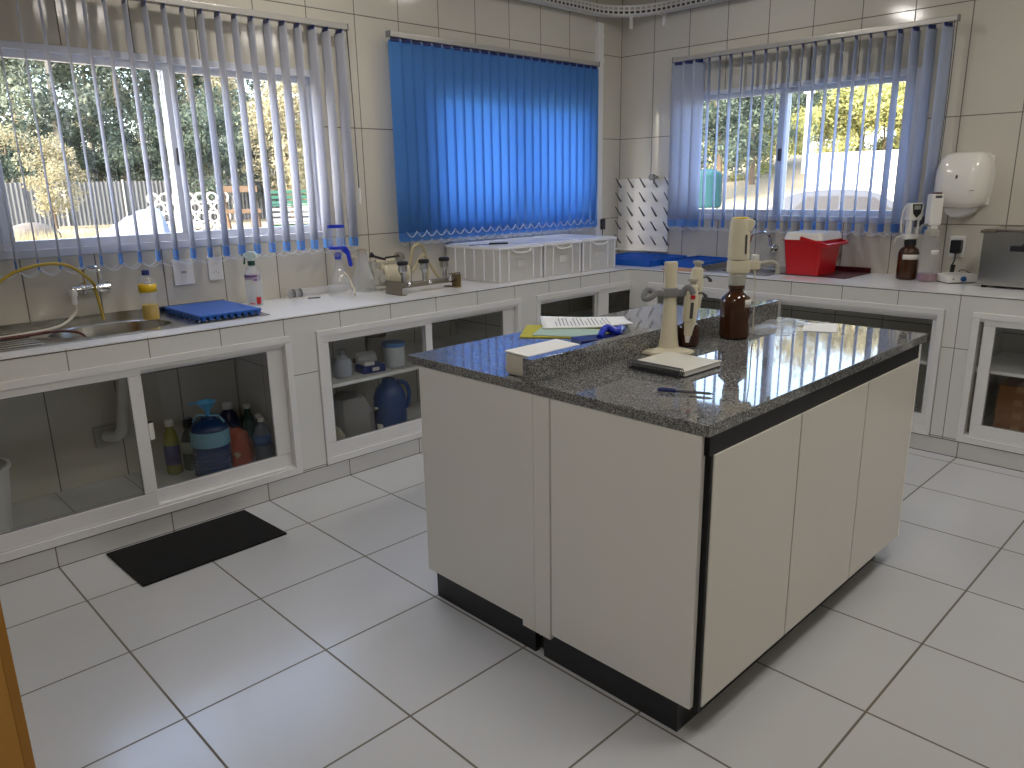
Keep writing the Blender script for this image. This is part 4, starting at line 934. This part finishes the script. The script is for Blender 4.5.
bottle('detergent_bottle', 'yellow-green bottle with a purple label in the under-sink cabinet', 'bottle', (.650, .378, IF), [(.036, .004), (.038, .01), (.038, .16), (.026, .21), (.016, .235), (.015, .245)], mat('olive_bottle', '#8f8c3c', .3), cap=(.243, .02, .03), lbl=(.05, .15, -170, -10), lblm=mat('violet_label', '#4b4370', .6))
bottle('detergent_bottle', 'dark-capped bottle with a pale label beside the big blue water jug', 'bottle', (.738, .372, IF), [(.040, .004), (.044, .01), (.044, .15), (.030, .19), (.018, .21), (.017, .22)], mat('smoky_bottle', '#3d4236', .3), cap=(.218, .024, .045), capm='black', lbl=(.09, .15, -170, -10), lblm=mat('sage_label', '#8f9880', .6))
jg = thing('water_jug', 'big blue ribbed water jug with a light blue label under the sink', 'jug', (.755, .155, IF), RT)
pr = [(0, .001), (.078, .001), (.086, .010)]
for k in range(8):
    z = .02+k*.019; pr += [(.088, z), (.084, z+.009)]
pr += [(.087, .175), (.087, .255), (.083, .272), (.064, .292), (.034, .304), (.032, .318)]
MB().lathe(pr, 32).build('jug_body', 'blue_clear', jg)
MB().lathe([(.0872, .18), (.0888, .181), (.0888, .252), (.0872, .253)], 32).build('jug_label', 'label_blue', jg)
MB().tube([(.075, 0, .285), (.05, 0, .318), (-.05, 0, .318), (-.075, 0, .285)], .006, 8).build('handle', 'label_blue', jg)
b = MB(); b._cap = False; b.lathe([(.044, .385), (.046, .383), (.014, .345), (.008, .318), (.006, .318), (.012, .346), (.044, .385)], 20)
o = b.build('funnel', 'sky_funnel'); o.location = (.755, .155, IF+.002); o.rotation_euler = (0, 0, RT); tag(o, 'light blue plastic funnel standing in the neck of the blue water jug', 'funnel')
b = MB(); b.box((-.085, -.008, .372), (-.04, .008, .380), .003); b.build('funnel_handle', 'sky_funnel', o)
def bag(label, loc, m, w, h, seed):
    rr = random.Random(seed); b = MB(); b.lathe([(0, .0), (w*.5, .001), (w*.56, h*.2), (w*.5, h*.6), (w*.38, h*.9), (w*.2, h), (0, h*.98)], 12, sy=.6)
    for v in b.bm.verts:
        if v.co.z > .01: v.co += Vector((rr.uniform(-.01, .01), rr.uniform(-.008, .008), rr.uniform(-.006, .006)))
    o = b.build('detergent_bag', m, ang=25); o.location = loc; o.rotation_euler = (0, 0, RT); return tag(o, label, 'bag')
o = bag('orange-red bag of detergent standing beside the blue water jug', (.905, .235, IF), 'orange', .15, .20, 5)
MB().prism([(-.02, 0), (0, .018), (.022, .004), (.004, -.016)], -.051, -.049, X=Tm(.02, 0, .075) @ Matrix(((1, 0, 0, 0), (0, 0, 1, 0), (0, 1, 0, 0), (0, 0, 0, 1)))).build('print', mat('cream_print', '#d8c79a', .6), o)
bottle('chemical_bottle', 'navy bottle with a pale cap behind the orange detergent bag', 'bottle', (.955, .40, IF), [(.05, .004), (.055, .012), (.055, .20), (.035, .24), (.02, .255), (.02, .262)], mat('navy_bottle', '#20264c', .3), cap=(.26, .024, .03))
bottle('water_bottle', 'clear bottle with a blue label and white cap in the under-sink cabinet', 'bottle', (1.012, .152, IF), [(.040, .004), (.044, .012), (.044, .10), (.042, .15), (.044, .17), (.03, .205), (.014, .222), (.014, .232)], mat('grey_bottle', '#5d6673', .2), cap=(.23, .017, .02), lbl=(.115, .165, -170, 0), lblm=mat('blue_label', '#3f6cae', .5))
bottle('glass_bottle', 'dark green bottle with a white cap behind the blue-labelled water bottle', 'bottle', (1.03, .335, IF), [(.036, .004), (.04, .012), (.04, .17), (.022, .22), (.014, .24), (.014, .26)], 'greenb', cap=(.258, .017, .02))
bottle('glass_bottle', 'dark green bottle with a pale cap between the blue-labelled bottle and the other green bottle', 'bottle', (1.043, .242, IF), [(.032, .004), (.035, .012), (.035, .15), (.02, .195), (.013, .21), (.013, .225)], 'greenb', cap=(.223, .016, .02))

SH = .4785
bottle('wash_bottle', 'white plastic bottle on the shelf of the cabinet under the manifold', 'bottle', (1.46, .08, SH), [(.044, .004), (.048, .01), (.048, .07), (.040, .095), (.018, .11), (.016, .122)], mat('frosted_plastic', '#a8aeb8', .4), cap=(.12, .02, .025), capm='grey')
bx = thing('instrument_case', 'dark instrument case with white tops on the cabinet shelf', 'case', (1.63, .07, SH), R(-8))
MB().box((-.075, -.05, 0), (.06, .05, .04), .005).build('case_body', 'navy', bx)
MB().box((-.02, -.052, .012), (.02, -.0502, .03)).build('case_label', 'label', bx)
MB().box((-.06, -.045, .0405), (.0, .045, .062), .006).build('inner_tray', 'white', bx)
ro = thing('paper_roll', 'white paper roll lying behind the dark instrument case on the shelf', 'roll', (1.66, .19, SH), 0)
MB().cyl((-.06, 0, .042), (.06, 0, .042), .041).build('roll', 'paper', ro); MB().cyl((-.061, 0, .042), (.061, 0, .042), .016).build('core', 'card', ro)
bottle('storage_jar', 'tall round white tub with a blue lid on the cabinet shelf', 'tub', (1.775, .06, SH), [(.052, .003), (.056, .008), (.060, .12)], mat('white_tub', '#b9bdc0', .4), cap=(.118, .064, .022), capm=mat('steel_blue_lid', '#3d6ea8', .4))
bottle('storage_jar', 'tall tub with a brown lid behind the blue-lidded tub', 'tub', (1.78, .24, SH), [(.052, .003), (.056, .008), (.058, .15)], mat('beige_tub', '#9a948a', .4), cap=(.148, .062, .03), capm=mat('brown_lid', '#4e3730', .5))
j2 = thing('water_jug', 'tall blue jug with a moulded handle on the floor of the cabinet under the manifold', 'jug', (1.755, .10, IF), RT)
b = MB(); b.lathe([(0, .001), (.085, .001), (.092, .012), (.092, .12), (.088, .14), (.092, .16), (.090, .22), (.075, .262), (.05, .29), (.036, .30), (.036, .318), (0, .318)], 28); b.build('jug_body', 'blue_jug2', j2)
MB().tube(spline([(.04, 0, .30), (.09, 0, .29), (.11, 0, .24), (.10, 0, .17), (.088, 0, .15)]), .012, 8).build('handle', 'blue_jug2', j2)
MB().box((-.088, -.04, .05), (-.05, -.07, .075), .004, X=Rz(R(20))).box((-.096, -.03, .16), (-.06, -.05, .17), .003, X=Rz(R(20))).build('tap', 'white', j2)
o = bag('hazy clear plastic sack beside the tall blue jug', (1.53, .18, IF), mat('dim_sack', '#8d8a86', .35, bump=.3, nscale=30), .26, .27, 8)
o.name = 'plastic_sack'
o = bag('small cream sack at the front of the cabinet under the manifold', (1.36, .10, IF), mat('cream_sack', '#aca693', .5, bump=.3, nscale=30), .16, .13, 12)
o.name = 'plastic_sack'

def carton(loc, s, rz, label):
    r = thing('carton', label, 'carton', loc, rz); MB().box((-s[0]/2, -s[1]/2, 0), (s[0]/2, s[1]/2, s[2]), .003).build('box_body', 'card', r)
    MB().box((-s[0]/2-.0006, -.02, s[2]*.55), (s[0]/2+.0006, .02, s[2]+.0006)).build('tape', 'tape', r); return r
for k, lb in enumerate(('cardboard carton at the bottom of the nearer cabinet stack', 'cardboard carton second up in the cabinet stack', 'cardboard carton third up in the cabinet stack', 'cardboard carton topmost in the tall cabinet stack')):
    carton((4.05, -2.44, IF+k*.0705), (.24, .20, .07), R(random.uniform(-3, 3)), lb.replace('nearer ', 'tall '))
carton((4.06, -2.70, IF), (.26, .24, .16), R(4), 'bigger cardboard carton beside the tall stack of cartons in the cabinet')
carton((4.06, -2.70, IF+.1605), (.22, .22, .10), R(-6), 'cardboard carton standing on the bigger carton in the cabinet')

# ================================================================== outdoors
GZ = -.2; CX, CY = -.6, -3.32
def sstep(a, b, x): t = max(0, min(1, (x-a)/(b-a))); return t*t*(3-2*t)
def gh(x, y): return GZ+3.1*sstep(17, 46, x)*sstep(-2, 8, .80*x-y)
def pol(az, d): x, y = CX+d*math.cos(R(az)), CY+d*math.sin(R(az)); return x, y, gh(x, y)
bm = bmesh.new(); nx, ny = 54, 54; V = [[bm.verts.new((x, y, gh(x, y))) for y in [-50+150*j/ny for j in range(ny+1)]] for x in [-50+160*i/nx for i in range(nx+1)]]
for i in range(nx):
    for j in range(ny): bm.faces.new((V[i][j], V[i+1][j], V[i+1][j+1], V[i][j+1]))
b = MB(); b._add(bm); struct(b.build('ground', 'ground'))

b = MB(); A_ = [18.2+7.0*i/14 for i in range(15)]; D_ = [21+28*j/16 for j in range(17)]
def tp_(i, j): x, y, z = pol(A_[i], D_[j]); return (x, y, z+.04)
for i in range(14):
    for j in range(16): b.face([tp_(i, j), tp_(i+1, j), tp_(i+1, j+1), tp_(i, j+1)])
bmesh.ops.remove_doubles(b.bm, verts=b.bm.verts, dist=1e-4); struct(b.build('sandy_path', 'track'))

def tree_proto(name, label, seed, H, cr, c0, lm, bm_, ncl, nl, ls, tr, aspect=1.0):
    rr = random.Random(seed); r = thing(name, label, 'tree', (0, 0, 0)); b = MB(); ends = []
    if tr > 0:
        lx, ly = rr.uniform(-.6, .6), rr.uniform(-.6, .6)
        tp = [(lx*t*t, ly*t*t, H*.92*t-.2) for t in [k/8 for k in range(9)]]
        b.tube(tp, [tr*(1-.85*k/8) for k in range(9)], 8)
        for k in range(9):
            t = rr.uniform(c0, .9); base = Vector((lx*t*t, ly*t*t, H*.92*t-.2)); a = rr.uniform(0, 2*PI)
            l = cr*rr.uniform(.5, .95); e = base+Vector((l*math.cos(a), l*math.sin(a), l*rr.uniform(.3, .9)))
            b.tube([base, base.lerp(e, .5)+Vector((0, 0, -.1*l)), e], [tr*.35*(1-t*.5), tr*.22*(1-t*.5), .02], 6); ends += [e, base.lerp(e, .6)]
        b.build('trunk', bm_, r)
    vs, fs = [], []
    for c in range(ncl):
        if ends and c < len(ends): ctr = ends[c]
        else:
            a = rr.uniform(0, 2*PI); q = math.sqrt(rr.random()); z = rr.uniform(c0, 1)
            w = cr*math.sin(PI*min(1, max(.08, (z-c0)/(1-c0)*.85+.12)))**.7; ctr = Vector((q*w*math.cos(a), q*w*math.sin(a), H*z))
        rad = cr*rr.uniform(.22, .42)*aspect
        for _ in range(nl):
            d = Vector((rr.gauss(0, 1), rr.gauss(0, 1), rr.gauss(0, .8))); p = ctr+d.normalized()*rad*rr.random()**.5
            u = Vector((rr.gauss(0, 1), rr.gauss(0, 1), rr.gauss(0, 1))).normalized(); w = u.orthogonal().normalized(); w = (Matrix.Rotation(rr.uniform(0, 6.28), 3, u) @ w)
            s1, s2 = ls*rr.uniform(.6, 1.3), ls*.45*rr.uniform(.7, 1.2); k = len(vs)
            vs += [p-u*s1, p+w*s2, p+u*s1, p-w*s2]; fs.append((k, k+1, k+2, k+3))
    me = D.meshes.new('foliage'); me.from_pydata(vs, [], fs); me.materials.append(M[lm]); o = D.objects.new('foliage', me); COL.objects.link(o); o.parent = r
    return r
def place(pr, az, d, sc, rz, label, first=False, name=None, sz=None):
    o = pr if first else copy_tree(pr); o.location = pol(az, d); o.rotation_euler = (0, 0, R(rz)); o.scale = (sc, sc, sz or sc); o['label'] = label; return o
T1 = tree_proto('eucalyptus_tree', '-', 1, 15, 3.2, .38, 'leaf_grey', 'bark_pale', 49, 175, .17, .22)
T2 = tree_proto('leafy_tree', '-', 2, 9, 3.0, .22, 'leaf_dark', 'bark', 45, 195, .15, .2)
T3 = tree_proto('leafy_tree', '-', 3, 8, 2.8, .2, 'leaf_gold', 'bark', 36, 150, .14, .16)
T4 = tree_proto('bush', '-', 4, 3.2, 2.2, .02, 'leaf_lime', 'bark', 30, 190, .12, .05)
T4['category'] = 'bush'
E1 = [(79.5, 50, 1.0, 0), (77.3, 58, 1.15, 70), (75.4, 49, .95, 140), (73.6, 62, 1.2, 200), (71.8, 52, 1.05, 260), (69.6, 60, 1.15, 320), (67.2, 55, 1.0, 30), (64.6, 60, 1.1, 110)]
EL = ['pale-trunked eucalyptus at the outer edge of the window over the sink', 'pale-trunked eucalyptus behind the grey fence', 'slim pale-trunked eucalyptus rising above the tap beyond the fence',
      'tall eucalyptus rising behind the fence and the white tarp', 'eucalyptus beyond the fence end, above the white tarp', 'eucalyptus rising behind the stack of concrete pipes', 'eucalyptus behind the window mullion, beyond the pipes', 'eucalyptus rising beyond the wooden trestle and crates']
for k, (q, lb) in enumerate(zip(E1, EL)): place(T1, *q, lb, k == 0)
E2 = [(78.4, 48, .66, 0), (70.5, 48, .7, 50), (66.2, 44, .75, 120), (64.2, 48, .78, 200), (62.4, 52, .8, 260), (75.8, 56, .75, 33), (73.2, 52, .7, 77), (68.6, 53, .75, 12), (30.8, 32, .66, 10), (28.6, 36, .7, 90), (26.8, 42, .66, 170)]
L2 = ['dark bushy tree at the fence, outer edge of the sink window', 'dark bushy tree standing over the stack of concrete pipes', 'dark bushy tree between the pipes and the trestle', 'dark bushy tree over the wooden trestle', 'dark bushy tree over the crates outside',
      'dark bushy tree behind the fence, over the tap', 'dark bushy tree behind the fence, next to the white tarp', 'dark bushy tree behind the fence end and the pipes',
      'dark leafy tree behind the teal tank', 'dark leafy tree between the teal tank and the white post', 'dark leafy tree just beside the white post']
for k, (q, lb) in enumerate(zip(E2, L2)): place(T2, *q, lb, k == 0)
E3 = [(76.2, 43, .55, 0), (65.4, 52, 1.05, 80), (61.4, 43, .9, 150), (59.9, 47, 1.1, 220), (24.2, 58, 1.15, 30), (21.8, 60, 1.3, 190), (19.6, 58, 1.2, 260), (27.2, 60, 1.35, 90), (30.4, 62, 1.3, 140), (78.0, 56, .7, 120), (72.2, 56, .75, 40)]
L3 = ['small golden-leaved tree in front of the grey fence', 'golden-leaved tree lit by the sun beyond the pipes', 'golden-leaved tree over the crates outside', 'golden-leaved tree at the blind end of the sink window',
      'golden-leaved tree behind the lime bushes beside the white post', 'golden-leaved tree behind the lime bushes above the parked car', 'golden-leaved tree behind the lime bushes at the window edge', 'big golden-leaved tree rising behind the dark leafy trees', 'big golden-leaved tree rising behind the teal tank',
      'golden-leaved tree behind the fence at the outer window edge', 'golden-leaved tree behind the fence, over the white tarp']
for k, (q, lb) in enumerate(zip(E3, L3)): place(T3, *q, lb, k == 0)
E4 = [(25.2, 50, 1.0, 0), (23.6, 49, 1.15, 60), (22.0, 50, 1.05, 120), (20.4, 49, 1.2, 200), (18.8, 50, 1.1, 280), (27.4, 40, .8, 20), (29.6, 38, .7, 100)]
L4 = ['lime-green bush on the bank beside the white post', 'lime-green bush on the bank, second from the white post', 'lime-green bush on the bank above the roof of the parked car', 'lime-green bush on the bank above the boot of the parked car', 'lime-green bush on the bank at the window edge',
      'lime-green bush below the dark leafy trees', 'lime-green bush low down by the teal tank']
for k, (q, lb) in enumerate(zip(E4, L4)): place(T4, *q, lb, k == 0)

fn = thing('fence', 'long grey corrugated fence before the eucalyptus trees', 'fence', pol(75.5, 46), R(75.5-90))
b = MB(); n = 220; pts = [(-11+22*k/n, .03*(1 if k % 2 else -1)) for k in range(n+1)]
for a, c in zip(pts, pts[1:]): b.face([(a[0], a[1], 0), (c[0], c[1], 0), (c[0], c[1], 2.2), (a[0], a[1], 2.2)])
bmesh.ops.remove_doubles(b.bm, verts=b.bm.verts, dist=1e-5)
o = b.build('fence_sheet', 'fence', fn, smooth=False); sm = o.modifiers.new('t', 'SOLIDIFY'); sm.thickness = .01
for k in range(9):
    b = MB(); b.box((-11+k*2.75-.04, -.10, 0), (-11+k*2.75+.04, -.035, 2.3)); b.build('fence_post', 'concrete', fn)

# stack of concrete pipes
def pipe_mesh():
    b = MB(); b._cap = False; b.lathe([(.115, -.5), (.178, -.5), (.178, .5), (.115, .5), (.115, -.5)], 20, X=Matrix.Rotation(PI/2, 4, 'X')); return b.build('concrete_pipe', 'concrete')
px0, py0, _ = pol(68.2, 28); a0 = R(68.2-90); first = None
rows = ['bottom', 'second', 'third', 'fourth', 'topmost']
for j in range(5):
    for i in range(7-(j % 2)):
        if first is None: o = first = pipe_mesh()
        else: o = first.copy(); COL.objects.link(o)
        lx = (i-3+.5*(j % 2))*.358; lz = GZ+.18+j*.311
        o.location = (px0+lx*math.cos(a0), py0+lx*math.sin(a0), lz); o.rotation_euler = (0, 0, a0)
        tag(o, f'pale concrete pipe in the {rows[j]} row of the stack outside', 'pipe', f'concrete pipes, {rows[j]} row of the stack')
# tarp-covered heap
tx, ty, tz = pol(73.0, 24); b = MB(); n, m_ = 26, 10
def th(u, v): return max(0.0, (.25+1.02*sstep(.1, .9, u))*math.sin(PI*v)**.6*(1-.03*(math.sin(60*u)))-.0)*min(1, 8*u)*min(1, 8*(1-u))
for i in range(n):
    for j in range(m_):
        b.face([(3.2*p/n-1.6, 2.4*q/m_-1.2, th(p/n, q/m_)) for p, q in ((i, j), (i+1, j), (i+1, j+1), (i, j+1))])
bmesh.ops.remove_doubles(b.bm, verts=b.bm.verts, dist=1e-5)
o = b.build('tarp_heap', 'tarp'); o.location = (tx, ty, tz); o.rotation_euler = (0, 0, R(73-90)); tag(o, 'white tarp draped over a sloping heap beside the concrete pipes', 'tarp')
dx, dy, dz = pol(77.6, 34); b = MB(); b.ball((0, 0, 0), 1, 1.0, .8, .62); o = b.build('soil_heap', mat('dark_soil', '#4a4640', .9, noise=.3, bump=.5, nscale=3)); o.location = (dx, dy, dz); tag(o, 'low dark soil heap in front of the grey fence', 'heap')
# dry grass
rr = random.Random(5); vs, fs = [], []
for _ in range(5200):
    az, d = rr.uniform(71.5, 80.5), rr.uniform(18, 30); x, y, z = pol(az, d); h = rr.uniform(.15, .55)*(1.4 if rr.random() < .2 else 1); a = rr.uniform(0, 6.28); k = len(vs)
    vs += [(x-.02*math.cos(a), y-.02*math.sin(a), z), (x+.02*math.cos(a), y+.02*math.sin(a), z), (x+rr.uniform(-.2, .2), y+rr.uniform(-.2, .2), z+h)]; fs.append((k, k+1, k+2))
me = D.meshes.new('dry_grass'); me.from_pydata(vs, [], fs); me.materials.append(M['straw']); o = D.objects.new('dry_grass', me); COL.objects.link(o); tag(o, 'dry yellow grass growing in front of the fence', 'grass', kind='stuff')
# trestle and crates
w0 = pol(65.0, 16); ts = thing('wooden_trestle', 'weathered wooden trestle standing beside the white crates outside', 'trestle', w0, R(64.7-90))
for x in (-.28, .28):
    for s in (-1, 1):
        MB().tube([(x+s*.16, -.2*s*0, 0), (x, 0, 1.66)], .035, 4).build('leg', 'plank', ts)
MB().box((-.36, -.05, 1.60), (.36, .05, 1.72)).build('beam', 'plank', ts)
MB().box((-.42, -.03, .75), (.42, .03, .85)).box((-.40, -.03, 1.2), (.40, .03, 1.28)).build('cross_rail', 'plank', ts)
w1 = pol(61.7, 16); rz = R(61.7-90)
def crate(m, z, dx, label):
    r = thing('crate', label, 'crate', (w1[0]+dx*math.cos(rz), w1[1]+dx*math.sin(rz), w1[2]+z), rz); b = MB()
    b.box((-.42, -.25, 0), (.42, .25, .02))
    for k in range(3):
        z0 = .04+k*.1; b.box((-.42, -.25, z0), (.42, -.235, z0+.055)).box((-.42, .235, z0), (.42, .25, z0+.055)).box((-.42, -.235, z0), (-.405, .235, z0+.055)).box((.405, -.235, z0), (.42, .235, z0+.055))
    b.build('slats', m, r); b = MB()
    for x in (-.42, -.1, .1, .395):
        for y in (-.262, .25): b.box((x, y, 0), (x+.025, y+.012, .33))
    b.build('corner_post', m, r); return r
for k, (m, lb) in enumerate((('crate_w', 'white slatted crate at the foot of the stack outside'), ('crate_w', 'white slatted crate second up in the stack outside'), ('crate_g', 'green slatted crate in the stack of white crates outside'), ('crate_w', 'white slatted crate just over the green one'), ('crate_g', 'green slatted crate topmost of the stack outside'))):
    crate(m, k*.3305, .03*(k % 2), lb)

# teal tank on a white stand, white post
q = pol(31.6, 20); tk = thing('water_tank', 'teal tank on white slanting legs outside', 'tank', q, 0)
MB().lathe([(0, 1.0), (.33, 1.0), (.36, 1.06), (.36, 1.75), (.30, 1.86), (.12, 1.92), (0, 1.93)], 24).build('tank_body', 'teal', tk)
for k in range(4):
    a = PI/4+k*PI/2; MB().tube([(.6*math.cos(a), .6*math.sin(a), 0), (.26*math.cos(a), .26*math.sin(a), 1.0)], .04, 8).build('leg', 'pvc', tk)
q = pol(25.25, 38); po = thing('utility_post', 'white post standing on the bank among the bushes', 'post', q); MB().cyl((0, 0, -.3), (0, 0, 3.4), .12, .10, 14).build('post', 'pvc', po); MB().box((-.18, -.18, 3.4), (.18, .18, 3.5)).build('post_cap', 'pvc', po)

# parked car, side on, beyond the window with the open slats
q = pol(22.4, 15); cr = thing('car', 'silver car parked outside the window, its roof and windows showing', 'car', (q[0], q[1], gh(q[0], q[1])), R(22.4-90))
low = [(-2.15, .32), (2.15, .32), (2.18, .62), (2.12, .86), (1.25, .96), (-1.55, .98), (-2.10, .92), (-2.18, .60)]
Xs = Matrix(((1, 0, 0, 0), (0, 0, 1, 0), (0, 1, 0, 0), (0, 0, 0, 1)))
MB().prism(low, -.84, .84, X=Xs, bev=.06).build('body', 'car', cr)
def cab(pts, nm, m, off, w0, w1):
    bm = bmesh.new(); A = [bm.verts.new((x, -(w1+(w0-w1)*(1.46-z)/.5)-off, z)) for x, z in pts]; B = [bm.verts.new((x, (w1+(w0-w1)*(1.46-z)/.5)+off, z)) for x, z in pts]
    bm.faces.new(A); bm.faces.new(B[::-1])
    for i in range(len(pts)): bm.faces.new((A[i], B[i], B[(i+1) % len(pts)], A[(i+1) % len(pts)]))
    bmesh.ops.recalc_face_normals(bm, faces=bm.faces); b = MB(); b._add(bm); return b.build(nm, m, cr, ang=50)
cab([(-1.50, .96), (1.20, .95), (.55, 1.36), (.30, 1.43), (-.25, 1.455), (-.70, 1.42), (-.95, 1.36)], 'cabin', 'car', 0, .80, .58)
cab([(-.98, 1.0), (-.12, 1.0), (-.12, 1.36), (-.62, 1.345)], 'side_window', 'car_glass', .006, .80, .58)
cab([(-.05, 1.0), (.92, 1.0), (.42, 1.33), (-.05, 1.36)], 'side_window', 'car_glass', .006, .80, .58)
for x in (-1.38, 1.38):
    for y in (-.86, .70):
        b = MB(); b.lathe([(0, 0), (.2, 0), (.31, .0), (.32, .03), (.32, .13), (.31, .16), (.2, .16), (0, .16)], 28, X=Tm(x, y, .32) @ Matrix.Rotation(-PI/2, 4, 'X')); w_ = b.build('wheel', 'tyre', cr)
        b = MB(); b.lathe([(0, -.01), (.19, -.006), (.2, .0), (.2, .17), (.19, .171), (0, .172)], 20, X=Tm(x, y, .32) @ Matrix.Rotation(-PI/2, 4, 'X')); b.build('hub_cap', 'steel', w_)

# ================================================================== daylight and camera
wd = D.worlds.new('sky'); SC.world = wd; wd.use_nodes = True; nt = wd.node_tree
sk = nt.nodes.new('ShaderNodeTexSky'); sk.sky_type = 'NISHITA'; sk.sun_disc = False; sk.sun_elevation = R(48); sk.sun_rotation = R(270); sk.air_density = 1.0; sk.dust_density = 5.0
nt.links.new(sk.outputs[0], nt.nodes['Background'].inputs[0]); nt.nodes['Background'].inputs[1].default_value = 1.8
sl = D.lights.new('sun', 'SUN'); sl.energy = 3.6; sl.angle = R(.6); sl.color = (1, .95, .86)
so_ = D.objects.new('sun', sl); COL.objects.link(so_); so_.rotation_euler = Vector((.75, -.03, -.66)).to_track_quat('-Z', 'Y').to_euler()

F = 756.3458122461781; RX, RO, RP = -0.7697100163174112, -0.019093432148976207, -0.25733673436830207
cm = D.cameras.new('camera'); cm.sensor_fit = 'HORIZONTAL'; cm.sensor_width = 36; cm.lens = F/1024*36; cm.clip_start = .05; cm.clip_end = 400
co_ = D.objects.new('camera', cm); COL.objects.link(co_)
co_.matrix_world = Matrix.Translation((-0.5982636081187872, -3.3170706936814898, 1.43844664529791)) @ (Matrix.Rotation(RX, 4, 'Z') @ Matrix.Rotation(PI/2+RP, 4, 'X') @ Matrix.Rotation(RO, 4, 'Z'))
SC.camera = co_
vs_ = SC.view_settings; vs_.view_transform = 'Standard'; vs_.look = 'None'; vs_.gamma = 1; vs_.use_curve_mapping = False; vs_.exposure = 0.0

SC.cycles.transparent_max_bounces = 32; SC.cycles.diffuse_bounces = 6; SC.cycles.max_bounces = 16
